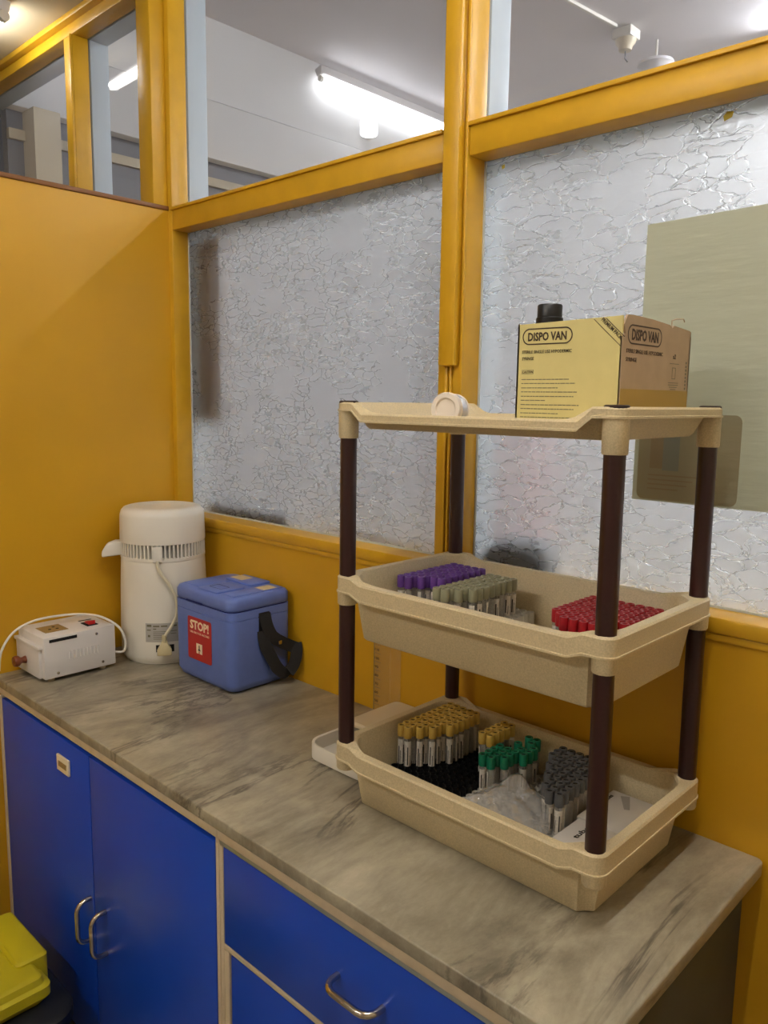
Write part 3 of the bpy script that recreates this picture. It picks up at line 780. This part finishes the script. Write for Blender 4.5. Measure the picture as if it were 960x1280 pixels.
# white printed boxes in the right end of the bottom tray
def carton(name, label, x0, x1, y0, y1, z0, z1):
    c = tag(empty(name, (x0, y0, z0)), label, 'box')
    B(0, x1-x0, 0, y1-y0, 0, z1-z0).build('body', 'paper_white', c, bevel=0.0015)
    return c
c1 = carton('white_carton', 'white printed box with a tube picture at back right of bottom tray', 1.494, 1.584, -0.196, -0.074, fb, 0.062)
text('print', 'collection tubes', 0.075, 0.008, 'print_black', c1, (0.012, 0.026, 0.0555), Y, -X, 0.02)
tp = MB().prism([(0,0),(0.009,0),(0.012,0.045),(-0.003,0.045)], (0.045, 0.072, 0.0552), Vector((0.87,0.5,0)), Vector((-0.5,0.87,0)), 0.0002).build('tube_picture', 'label_grey', c1)
c2 = carton('white_carton', 'small white printed box at front right corner of bottom tray', 1.500, 1.586, -0.308, -0.200, fb, 0.062)
text('print', 'tubes', 0.05, 0.009, 'print_black', c2, (0.03, 0.05, 0.0555), Y, -X, 0.02)

# ------------------------------------------------------------------ top tray: syringe carton, bottle, tape roll
lx, ly = lean(0.7)
ZF = FLOORT + 0.0006
bx0, bx1, by0, by1, bz1 = 1.4044, 1.5716, -0.28, -0.062, 0.835
ct = tag(empty('syringe_carton', (bx0, by0, ZF)), 'open pale yellow syringe carton on the top tray', 'carton')
W_, D_, H_ = bx1-bx0, by1-by0, bz1-ZF
T = 0.003
B(0, W_, 0, D_, 0, T).build('bottom', 'carton_kraft', ct)
fp = MB().prism([(0,0),(W_-0.001,0),(W_-0.001,H_+0.001),(W_*0.5,H_-0.001),(0.0,H_-0.003)], (0, T, T*0), X, Z, T).build('front_panel', 'carton_pale', ct)
rp = MB().prism([(0,0),(D_,0),(D_+0.001,H_-0.014),(D_-0.004,H_-0.005),(D_*0.72,H_-0.001),(D_*0.69,H_-0.006),(D_*0.66,H_-0.001),(D_*0.4,H_+0.0025),(D_*0.12,H_+0.004),(0.012,H_+0.003),(0.003,H_-0.010),(0.008,H_-0.022),(0.0,H_-0.026)], (W_-T, 0.0, 0), Y, Z, T).build('side_panel', 'carton_kraft', ct)
MB().prism([(0,0),(D_,0),(D_,H_-0.004),(0,H_-0.002)], (0, 0, 0), Y, Z, T).build('side_panel', 'carton_kraft', ct)
MB().prism([(0,0),(W_,0),(W_,H_-0.006),(0,H_-0.003)], (0, D_, 0), X, Z, T).build('back_panel', 'carton_kraft', ct)
B(W_, W_+0.0004, 0.001, D_-0.001, 0.002, 0.062).build('packing_tape', 'carton_tape', ct)
MB().tube([(W_-0.002, D_*0.70, H_-0.01), (W_-0.002, D_*0.70, H_+0.006), (W_-0.001, D_*0.75, H_+0.009), (W_, D_*0.86, H_+0.011), (W_, D_*0.88, H_+0.007)], 0.0009, 6).build('torn_strip', 'carton_kraft', ct)
# front print
EPS = -0.0002
st_o = stadium(0.083, 0.0235); st_i = stadium(0.0795, 0.020)
ring2d(st_o, st_i, (0.050, EPS, H_-0.021), X, Z, 0.0002).build('logo_outline', 'print_brown', fp)
text('print', 'DISPO VAN', 0.064, 0.0125, 'print_brown', fp, (0.018, EPS, H_-0.0275), X, Z, 0.03)
text('print', 'STERILE SINGLE USE HYPODERMIC', 0.082, 0.0045, 'print_brown', fp, (0.009, EPS, H_-0.045), X, Z, 0.01)
text('print', 'SYRINGE', 0.020, 0.0045, 'print_brown', fp, (0.009, EPS, H_-0.0545), X, Z, 0.01)
ring2d([(-0.010,-0.003),(0.010,-0.003),(0.010,0.003),(-0.010,0.003)], [(-0.0095,-0.0026),(0.0095,-0.0026),(0.0095,0.0026),(-0.0095,0.0026)], (0.0195, EPS, H_-0.0715), X, Z, 0.0002).build('caution_frame', 'print_grey', fp)
text('print', 'CAUTION', 0.0175, 0.0036, 'print_brown', fp, (0.0108, EPS, H_-0.0733), X, Z, 0.01)
lines = [0.080, 0.090, 0.062, 0.094, 0.088, 0.042, 0.097, 0.089, 0.064, 0.098, 0.098, 0.070, 0.065]
for k, w in enumerate(lines):
    rl = random.Random(k); z = H_-0.083-k*0.0058 - (k//2)*0.0006; x = 0.009; mbl = MB()
    while x < 0.009+w:
        l = rl.uniform(0.003, 0.009); l = min(l, 0.009+w-x)
        mbl.box(x, x+l, EPS, 0.0, z, z+0.0012); x += l+0.0009
    if z > 0.004: mbl.build('small_print', 'print_grey', fp)
dd = Vector((0.74, 0, -0.67)); du = Vector((0.67, 0, 0.74))
for k in (0.0, 0.0125):
    o = Vector((W_-0.045, EPS, H_-0.001)) + Vector((0.0185*(k/0.0125), 0, 0))
    n = 0.060 - (0.018 if k else 0)
    MB().prism([(0,0),(n-0.004,0),(n-0.004,0.0009),(0,0.0009)], o + dd*0.0015, dd, du, 0.0002).build('corner_stripe', 'print_brown', fp)
text('print', 'PREMIUM PACK', 0.040, 0.0055, 'print_brown', fp, Vector((W_-0.0345, EPS, H_-0.0025)) + du*0.0 + dd*0.002, dd, du, 0.012)
# side print
sx = W_ + 0.0002
st_o = stadium(0.104, 0.0265); st_i = stadium(0.100, 0.0225)
ring2d(st_o, st_i, (W_, 0.066, H_-0.022), Y, Z, 0.0002).build('logo_outline', 'print_brown', rp)
text('print', 'DISPO VAN', 0.081, 0.0155, 'print_brown', rp, (W_, 0.026, H_-0.0297), Y, Z, 0.03)
text('print', 'STERILE SINGLE USE HYPODERMIC', 0.112, 0.0055, 'print_brown', rp, (W_, 0.012, H_-0.047), Y, Z, 0.01)
text('print', 'SYRINGE', 0.032, 0.0055, 'print_brown', rp, (W_, 0.012, H_-0.0585), Y, Z, 0.01)
text('print', 'x2', 0.010, 0.007, 'print_brown', rp, (W_, 0.159, H_-0.049), Y, Z, 0.02)
B(W_, W_+0.0002, 0.150, 0.181, H_-0.0565, H_-0.0555).build('small_print', 'print_grey', rp)
ring2d([(-0.006,-0.0085),(0.006,-0.0085),(0.006,0.0085),(-0.006,0.0085)], [(-0.005,-0.0075),(0.005,-0.0075),(0.005,0.0075),(-0.005,0.0075)], (W_, 0.165, H_-0.070), Y, Z, 0.0002).build('symbol_frame', 'print_grey', rp)
for k, w in enumerate((0.034, 0.034, 0.026, 0.018, 0.009)):
    B(W_, W_+0.0002, 0.165-w/2, 0.165+w/2, H_-0.0845-k*0.0032, H_-0.0835-k*0.0032).build('small_print', 'print_grey', rp)
mbl = MB()
for k in range(16): mbl.box(W_, W_+0.0002, D_-0.013, D_-0.009, 0.02+k*0.0055, 0.02+k*0.0055+0.0035)
mbl.build('edge_print', 'print_grey', rp)
# bottle in the carton
bo = tag(empty('bottle', (1.427, -0.232, ZF+T+0.0005)), 'bottle with a ridged black cap standing in the syringe carton', 'bottle')
MB().lathe([(0.0005, 0), (0.019, 0.001), (0.021, 0.004), (0.021, 0.105), (0.016, 0.125), (0.013, 0.130), (0.013, 0.142)], 20).build('body', 'dark_item', bo, smooth=True)
MB().lathe([(0.0195, 0.134), (0.020, 0.136), (0.020, 0.163), (0.0185, 0.1645), (0.0185, 0.181), (0.017, 0.183), (0.0, 0.183)], 28, (0,0,0), True).build('cap', 'black_plastic', bo, smooth=True)
# tape roll on its rim
ax = Vector((0.22, -0.97, 0.08)).normalized()
tr = tag(empty('tape_roll', (1.250, -0.245, ZF+0.028)), 'white and silver adhesive tape roll standing on the top tray', 'tape roll')
def axl(prof, n, off=0.0): return MB().lathe([(r, z+off) for r, z in prof], n, (0,0,0), True, True, ax=ax)
axl([(0.024, -0.016), (0.0262, -0.015), (0.0262, 0.007), (0.024, 0.008)], 36).build('tape', 'tape_silver', tr, smooth=True)
axl([(0.0262, 0.006), (0.0275, 0.007), (0.0275, 0.014), (0.0255, 0.0165), (0.0185, 0.0165), (0.0165, 0.013), (0.0005, 0.013)], 36).build('front_cover', 'tape_white', tr, smooth=True)
axl([(0.0262, -0.020), (0.0275, -0.019), (0.0275, -0.016), (0.0262, -0.015)], 36).build('back_cover', 'tape_white', tr, smooth=True)

# ================================================================== ITEMS ON THE WORKTOP
# water distiller ---------------------------------------------------
DX, DY = 0.140, -0.126
ds = tag(empty('water_distiller', (DX, DY, 0)), 'white countertop water distiller with vented top in the corner', 'water distiller')
MB().lathe([(0.098, 0.0), (0.108, 0.001), (0.110, 0.008), (0.114, 0.010), (0.116, 0.016)], 48, (0,0,0), True, True).build('base_ring', 'white_plastic', ds, smooth=True)
MB().lathe([(0.1165, 0.016), (0.1185, 0.022), (0.1185, 0.10), (0.1165, 0.20), (0.1135, 0.275), (0.112, 0.282)], 56, (0,0,0), True, True).build('body', 'white_plastic', ds, smooth=True)
MB().lathe([(0.112, 0.2815), (0.114, 0.283), (0.114, 0.291), (0.109, 0.292)], 56, (0,0,0), True, True).build('seam_ring', 'white_plastic', ds, smooth=True)
MB().lathe([(0.098, 0.290), (0.098, 0.330)], 40, (0,0,0), True, True).build('vent_core', 'label_grey', ds)
vf = MB()
for k in range(64):
    a = 2*PI*k/64; c, s = math.cos(a), math.sin(a)
    o = Vector((c*0.105, s*0.105, 0)); e1 = Vector((c, s, 0)); e2 = Vector((-s, c, 0))
    vf.loops([[o - e1*0.009 - e2*0.0021 + Z*z, o + e1*0.0085 - e2*0.0021 + Z*z, o + e1*0.0085 + e2*0.0021 + Z*z, o - e1*0.009 + e2*0.0021 + Z*z] for z in (0.291, 0.329)])
vo = vf.build('vent_fins', 'white_plastic', ds); vo['kind'] = 'stuff'
MB().lathe([(0.109, 0.328), (0.1145, 0.3285), (0.1150, 0.332), (0.1135, 0.400), (0.110, 0.412), (0.103, 0.420), (0.095, 0.4225), (0.072, 0.4225), (0.066, 0.419), (0.058, 0.4195), (0.0, 0.421)], 56, (0,0,0), True).build('top_cover', 'white_plastic', ds, smooth=True, angle=60)
# spout towards the front left, cord inlet towards the viewer
sd = Vector((-0.56, -0.83, 0)).normalized(); sp = Vector((-sd.y, sd.x, 0))
def sect(d, w, z0, z1): return [sd*d - sp*w + Z*z0, sd*d + sp*w + Z*z0, sd*d + sp*w + Z*z1, sd*d - sp*w + Z*z1]
MB().loops([sect(0.100, 0.020, 0.290, 0.326), sect(0.128, 0.020, 0.286, 0.326), sect(0.150, 0.018, 0.283, 0.318), sect(0.163, 0.015, 0.281, 0.296)]).build('spout', 'white_plastic', ds, bevel=0.005, seg=3)
vd = Vector((0.83, -0.56, 0)).normalized()
def around(a, r, z):
    """point on the distiller side, a degrees to the right of the viewer-facing direction"""
    c = math.atan2(vd.y, vd.x) + R(a); return Vector((r*math.cos(c), r*math.sin(c), z))
def patch(a0, a1, z0, z1, r, n=8):
    vs = []
    for k in range(n+1):
        a = a0+(a1-a0)*k/n; vs += [around(a, r, z0), around(a, r, z1)]
    return MB().add(vs, [(2*k, 2*k+2, 2*k+3, 2*k+1) for k in range(n)])
ib = MB(); ib.loops([[around(a, r, z) for (a, r) in ((-10, 0.110), (-10, 0.1225), (2, 0.1225), (2, 0.110))] for z in (0.284, 0.326)])
ib.build('cord_boss', 'white_plastic', ds, bevel=0.003)
lb = patch(-22, 20, 0.066, 0.118, 0.1192, 10).build('rating_label', 'label_grey', ds, smooth=True)
for (a0, a1, z, dz_) in ((-20, -14, 0.1085, 0.006), (-12, -4, 0.108, 0.004), (-2, 6, 0.108, 0.004), (-12, -8, 0.101, 0.003), (-20, -15, 0.098, 0.003), (-12, 4, 0.094, 0.0015), (-12, 3, 0.089, 0.0015), (-12, 4, 0.084, 0.0015), (-12, 2, 0.079, 0.0015), (-19, -16, 0.080, 0.006), (-12, 4, 0.074, 0.0015), (10, 18, 0.108, 0.004), (10, 18, 0.095, 0.0015), (10, 17, 0.088, 0.0015)):
    patch(a0, a1, z, z+dz_, 0.1195, 4).build('label_print', 'print_grey', lb)
patch(-9, 14, 0.038, 0.058, 0.1190, 6).build('power_inlet', 'dark_slot', ds)
cord = [around(-4, 0.121, 0.288), around(-3, 0.126, 0.270), around(3, 0.128, 0.245), around(12, 0.130, 0.215), around(17, 0.131, 0.180), around(16, 0.132, 0.140), around(10, 0.134, 0.112), around(4, 0.136, 0.092), around(2, 0.136, 0.078)]
def smoothpath(P, n=5):
    out = []
    for i in range(len(P)-1):
        p0, p1, p2, p3 = P[max(i-1, 0)], P[i], P[i+1], P[min(i+2, len(P)-1)]
        for k in range(n):
            t = k/n
            out.append(0.5*((2*p1) + (p2-p0)*t + (2*p0-5*p1+4*p2-p3)*t*t + (3*p1-p0-3*p2+p3)*t*t*t))
    out.append(P[-1]); return out
MB().tube(smoothpath(cord), 0.0042, 8).build('power_cord', 'cord_cream', ds, smooth=True)
pl = MB().loops([[around(a, r, z) for (a, r) in ((2-w, 0.122), (2-w, 0.122+d), (2+w, 0.122+d), (2+w, 0.122))] for (z, w, d) in ((0.036, 7.5, 0.026), (0.054, 7.5, 0.026), (0.064, 4, 0.022), (0.074, 3.2, 0.018))]).build('plug', 'plug_cream', ds, bevel=0.002)
MB().tube([around(2, 0.136, 0.070), around(2, 0.136, 0.090)], 0.0062, 10).build('strain_relief', 'plug_cream', pl, smooth=True)

# blue cool box ------------------------------------------------------
cx0, cx1, cy0, cy1 = 0.308, 0.560, -0.200, -0.010
kb = tag(empty('cool_box', ((cx0+cx1)/2, (cy0+cy1)/2, 0)), 'blue vaccine cool box with black strap beside the distiller', 'cool box')
hx, hy = (cx1-cx0)/2, (cy1-cy0)/2
MB().loops([rrect(hx-0.022, hy-0.022, 0.018, 0.0, 6), rrect(hx-0.008, hy-0.008, 0.024, 0.008, 6), rrect(hx-0.001, hy-0.001, 0.026, 0.024, 6), rrect(hx, hy, 0.026, 0.184, 6),
            rrect(hx-0.002, hy-0.002, 0.025, 0.1855, 6), rrect(hx, hy, 0.026, 0.187, 6), rrect(hx, hy, 0.026, 0.206, 6)]).build('body', 'cool_blue', kb, smooth=True, angle=50)
MB().loops([rrect(hx-0.004, hy-0.004, 0.024, 0.2055, 6), rrect(hx-0.004, hy-0.004, 0.024, 0.209, 6)]).build('gasket', 'cool_dark', kb)
lidk = MB().loops([rrect(hx-0.003, hy-0.003, 0.026, 0.2088, 6), rrect(hx, hy, 0.027, 0.212, 6), rrect(hx, hy, 0.027, 0.232, 6), rrect(hx-0.004, hy-0.004, 0.026, 0.240, 6), rrect(hx-0.012, hy-0.012, 0.024, 0.2435, 6)]).build('lid', 'cool_blue', kb, smooth=True, angle=60)
for (x0, x1, y0, y1, h) in ((-0.105, -0.035, -0.075, 0.02, 0.0025), (-0.03, 0.055, -0.085, 0.0, 0.004), (0.065, 0.112, -0.075, 0.075, 0.002), (-0.06, 0.05, 0.022, 0.085, 0.006)):
    B(x0, x1, y0, y1, 0.2425, 0.2435+h).build('lid_ridge', 'cool_blue', lidk, bevel=0.003)
B(-0.055, -0.005, 0.034, 0.070, 0.2495, 0.2502).build('lid_label', 'worn_label', lidk)
B(0.072, 0.108, 0.018, 0.060, 0.2455, 0.2462).build('lid_label', 'worn_label', lidk)
ring2d(stadium(0.05, 0.03, 4, 0.004), stadium(0.046, 0.026, 4, 0.003), (0.010, -0.045, 0.2475), X, Y, 0.0004).build('lid_mark', 'cool_dark', lidk)
B(-0.062, 0.005, -hy-0.0015, -hy+0.004, 0.2085, 0.2125).build('latch_slot', 'cool_dark', kb)
sk = MB().prism([(p[0], p[1]) for p in stadium(0.104, 0.110, 4, 0.006)], (-0.0070, -hy-0.0002, 0.1155), X, Z, 0.0005).build('sticker', 'sticker_red', kb)
text('print', 'STOP!', 0.082, 0.024, 'print_cream', sk, (-0.0480, -hy-0.0007, 0.139), X, Z, 0.035)
text('print', 'USE ONLY FOR VACCINES', 0.084, 0.0052, 'print_cream', sk, (-0.048, -hy-0.0007, 0.1285), X, Z, 0.0)
B(-0.0215, 0.0045, -hy-0.0010, -hy-0.0007, 0.079, 0.105).build('emblem_panel', 'print_cream', sk)
MB().prism([(-0.006,-0.003),(-0.0018,0.002),(-0.0018,0.011),(0.0018,0.011),(0.0018,0.002),(0.006,-0.003)], (-0.0085, -hy-0.0010, 0.090), X, Z, 0.0003).build('emblem', 'print_black', sk)
B(-0.0105, -0.0070, -hy-0.0014, -hy-0.0010, 0.079, 0.086).build('emblem', 'sticker_red', sk)
# side recess and strap (face +X)
B(hx-0.006, hx+0.0008, -0.012, 0.022, 0.125, 0.196).build('strap_slot', 'black_plastic', kb, bevel=0.002)
def ribbon(path, w, t=0.0022, wdir=None):
    L = []
    Pp = [Vector(p) for p in path]
    for i, p in enumerate(Pp):
        a = Pp[max(i-1, 0)]; b = Pp[min(i+1, len(Pp)-1)]
        tg = (b-a).normalized(); wd = Vector(wdir[i] if isinstance(wdir, list) else wdir); wd = (wd - tg*wd.dot(tg)).normalized(); nn = tg.cross(wd)
        L.append([p - wd*w/2 - nn*t, p + wd*w/2 - nn*t, p + wd*w/2 + nn*t, p - wd*w/2 + nn*t])
    return MB().loops(L)
s1 = [Vector(p) for p in ((hx+0.002, 0.005, 0.192), (hx+0.007, 0.008, 0.165), (hx+0.012, 0.020, 0.135), (hx+0.016, 0.045, 0.115), (hx+0.020, 0.075, 0.098), (hx+0.026, 0.094, 0.088))]
ribbon(smoothpath(s1, 5), 0.030, 0.0022, Vector((0.1, 0.75, 0.65))).build('strap', 'black_strap', kb, smooth=True)
s2 = [Vector(p) for p in ((hx+0.003, -0.002, 0.150), (hx+0.010, 0.0, 0.115), (hx+0.016, 0.012, 0.085), (hx+0.022, 0.030, 0.050), (hx+0.027, 0.052, 0.034), (hx+0.030, 0.074, 0.050), (hx+0.028, 0.086, 0.080), (hx+0.022, 0.088, 0.104))]
ribbon(smoothpath(s2, 5), 0.030, 0.0022, Vector((0.25, 0.9, 0.35))).build('strap', 'black_strap', kb, smooth=True)
B(hx+0.0225, hx+0.026, 0.030, 0.040, 0.112, 0.122).build('rivet', 'chrome', kb, bevel=0.001)

# white needle burner --------------------------------------------------
nx0, nx1, ny0, ny1 = 0.006, 0.160, -0.485, -0.288
nb = tag(empty('needle_burner', (nx0, ny0, 0)), 'small white metal needle destroyer box at the left end of worktop', 'appliance')
w, d, zb, zt = nx1-nx0, ny1-ny0, 0.010, 0.118
bd = B(0.0, w, 0.006, d, zb, zt).build('body', 'white_metal', nb, bevel=0.003)
B(0.004, w-0.014, -0.002, 0.006, zb+0.002, zt-0.026).build('end_panel', 'white_metal', nb, bevel=0.0012)
B(0.000, w-0.006, -0.006, 0.008, zt-0.030, zt-0.022).build('panel_lip', 'white_metal', nb, bevel=0.0012)
MB().lathe([(0.010, 0.0), (0.009, 0.004), (0.0075, 0.009), (0.0085, 0.013), (0.0135, 0.018), (0.0145, 0.025), (0.0125, 0.030), (0.0, 0.032)], 24, (0.060, -0.0025, 0.045), True, False, ax=(0, -1, 0)).build('knob', 'knob_wood', nb, smooth=True)
for (x, y) in ((0.02, 0.03), (w-0.02, 0.03), (0.02, d-0.03), (w-0.018, d-0.03)):
    MB().lathe([(0.008, 0), (0.0095, 0.010)], 14, (x, y, 0), True, True).build('foot', 'cream_plastic', nb)
sw = MB().prism([(0,0),(0.062,0),(0.062,0.060),(0,0.060)], (0.050, 0.030, zt), X, Y, 0.0008).build('socket_plate', 'socket_brown', nb)
for (x, y) in ((0.070, 0.068), (0.086, 0.052), (0.090, 0.070)):
    MB().lathe([(0.004, 0), (0.004, 0.0004)], 12, (x, y, zt+0.0008), True, True).build('socket_hole', 'dark_slot', sw)
B(w+0.0002, w+0.0012, 0.020, 0.092, zt-0.014, zt-0.006).build('needle_slot', 'dark_slot', nb, bevel=0.0004)
B(0.085, 0.125, 0.135, 0.165, zt, zt+0.002).build('switch_frame', 'dark_slot', nb, bevel=0.0008)
MB().prism([(0,0.0),(0.028,0.0),(0.026,0.010),(0.004,0.005)], (0.092, 0.160, zt+0.002), X, Z, 0.018).build('rocker_switch', 'switch_red', nb, bevel=0.001)
B(0.060, 0.066, 0.140, 0.175, zt, zt+0.0006).build('switch_marking', 'print_black', nb)
for k in range(9):
    y = 0.072 + k*0.0095
    MB().loops([[(w+dx, p[0]+y, p[1]+0.062) for p in stadium(0.0045-4*dx/3, 0.022-dx, 4)] for dx in (0.0, 0.0022)]).build('vent_louvre', 'white_metal', nb, smooth=True)
for (y, z) in ((0.040, 0.022), (0.160, 0.024), (0.145, 0.103)):
    MB().lathe([(0.0038, 0), (0.0032, 0.0016), (0.0, 0.002)], 12, (w, y, z), True, False, ax=(1, 0, 0)).build('screw', 'chrome', nb)
cpath = [Vector(p) for p in ((w-0.012, d, 0.040), (w+0.008, d+0.018, 0.042), (w+0.016, d+0.020, 0.070), (w+0.004, d+0.010, 0.108), (w-0.035, d-0.018, 0.134), (w-0.075, d-0.055, 0.141), (0.052, 0.088, 0.141), (0.034, 0.030, 0.134), (0.028, -0.018, 0.112), (0.030, -0.050, 0.070), (0.030, -0.058, 0.020))]
MB().tube(smoothpath(cpath, 6), 0.0032, 8).build('power_cord', 'white_plastic', nb, smooth=True)

# ruler leaning flat on the wall ---------------------------------------
ru = tag(empty('plastic_ruler', (0.850, -0.0065, 0.0005)), 'wide clear plastic ruler standing upright against the yellow wall', 'ruler')
B(0, 0.084, 0, 0.0025, 0, 0.215).build('strip', 'clear_ruler', ru, bevel=0.0008)
B(0.0002, 0.0022, -0.0003, 0.0, 0.001, 0.214).build('edge_line', 'print_grey', ru)
for k in range(8):
    z = 0.022 + k*0.0205
    text('number', str(50+10*k), 0.011 if k < 5 else 0.0135, 0.0062, 'print_brown', ru, (0.004, -0.0003, z), X, Z, 0.01, depth=0.0002)
    B(0.004, 0.022, -0.0003, 0.0, z-0.006, z-0.0053).build('graduation', 'print_grey', ru)
B(0.052, 0.0545, -0.0006, 0.0, 0.002, 0.213).build('groove', 'clear_ruler', ru)

# white tray with a cream lid, tucked behind the rack -------------------
wt = tag(empty('lidded_tray', (1.015, -0.145, 0.0)), 'shallow white tray with cream lid half hidden behind the rack', 'tray')
hx2, hy2 = 0.088, 0.138
MB().loops([rrect(hx2-0.006, hy2-0.006, 0.030, 0.0, 6), rrect(hx2, hy2, 0.034, 0.004, 6), rrect(hx2, hy2, 0.034, 0.033, 6), rrect(hx2-0.001, hy2-0.001, 0.033, 0.035, 6), rrect(hx2-0.006, hy2-0.006, 0.029, 0.034, 6), rrect(hx2-0.007, hy2-0.007, 0.028, 0.008, 6)]).build('tray_body', 'white_plastic', wt, smooth=True)
MB().loops([rrect(hx2, 0.078, 0.016, 0.0355, 6, 0, 0.058), rrect(hx2+0.001, 0.079, 0.016, 0.041, 6, 0, 0.058), rrect(hx2-0.002, 0.076, 0.015, 0.0455, 6, 0, 0.058)]).build('lid', 'cream_plastic', wt, smooth=True)
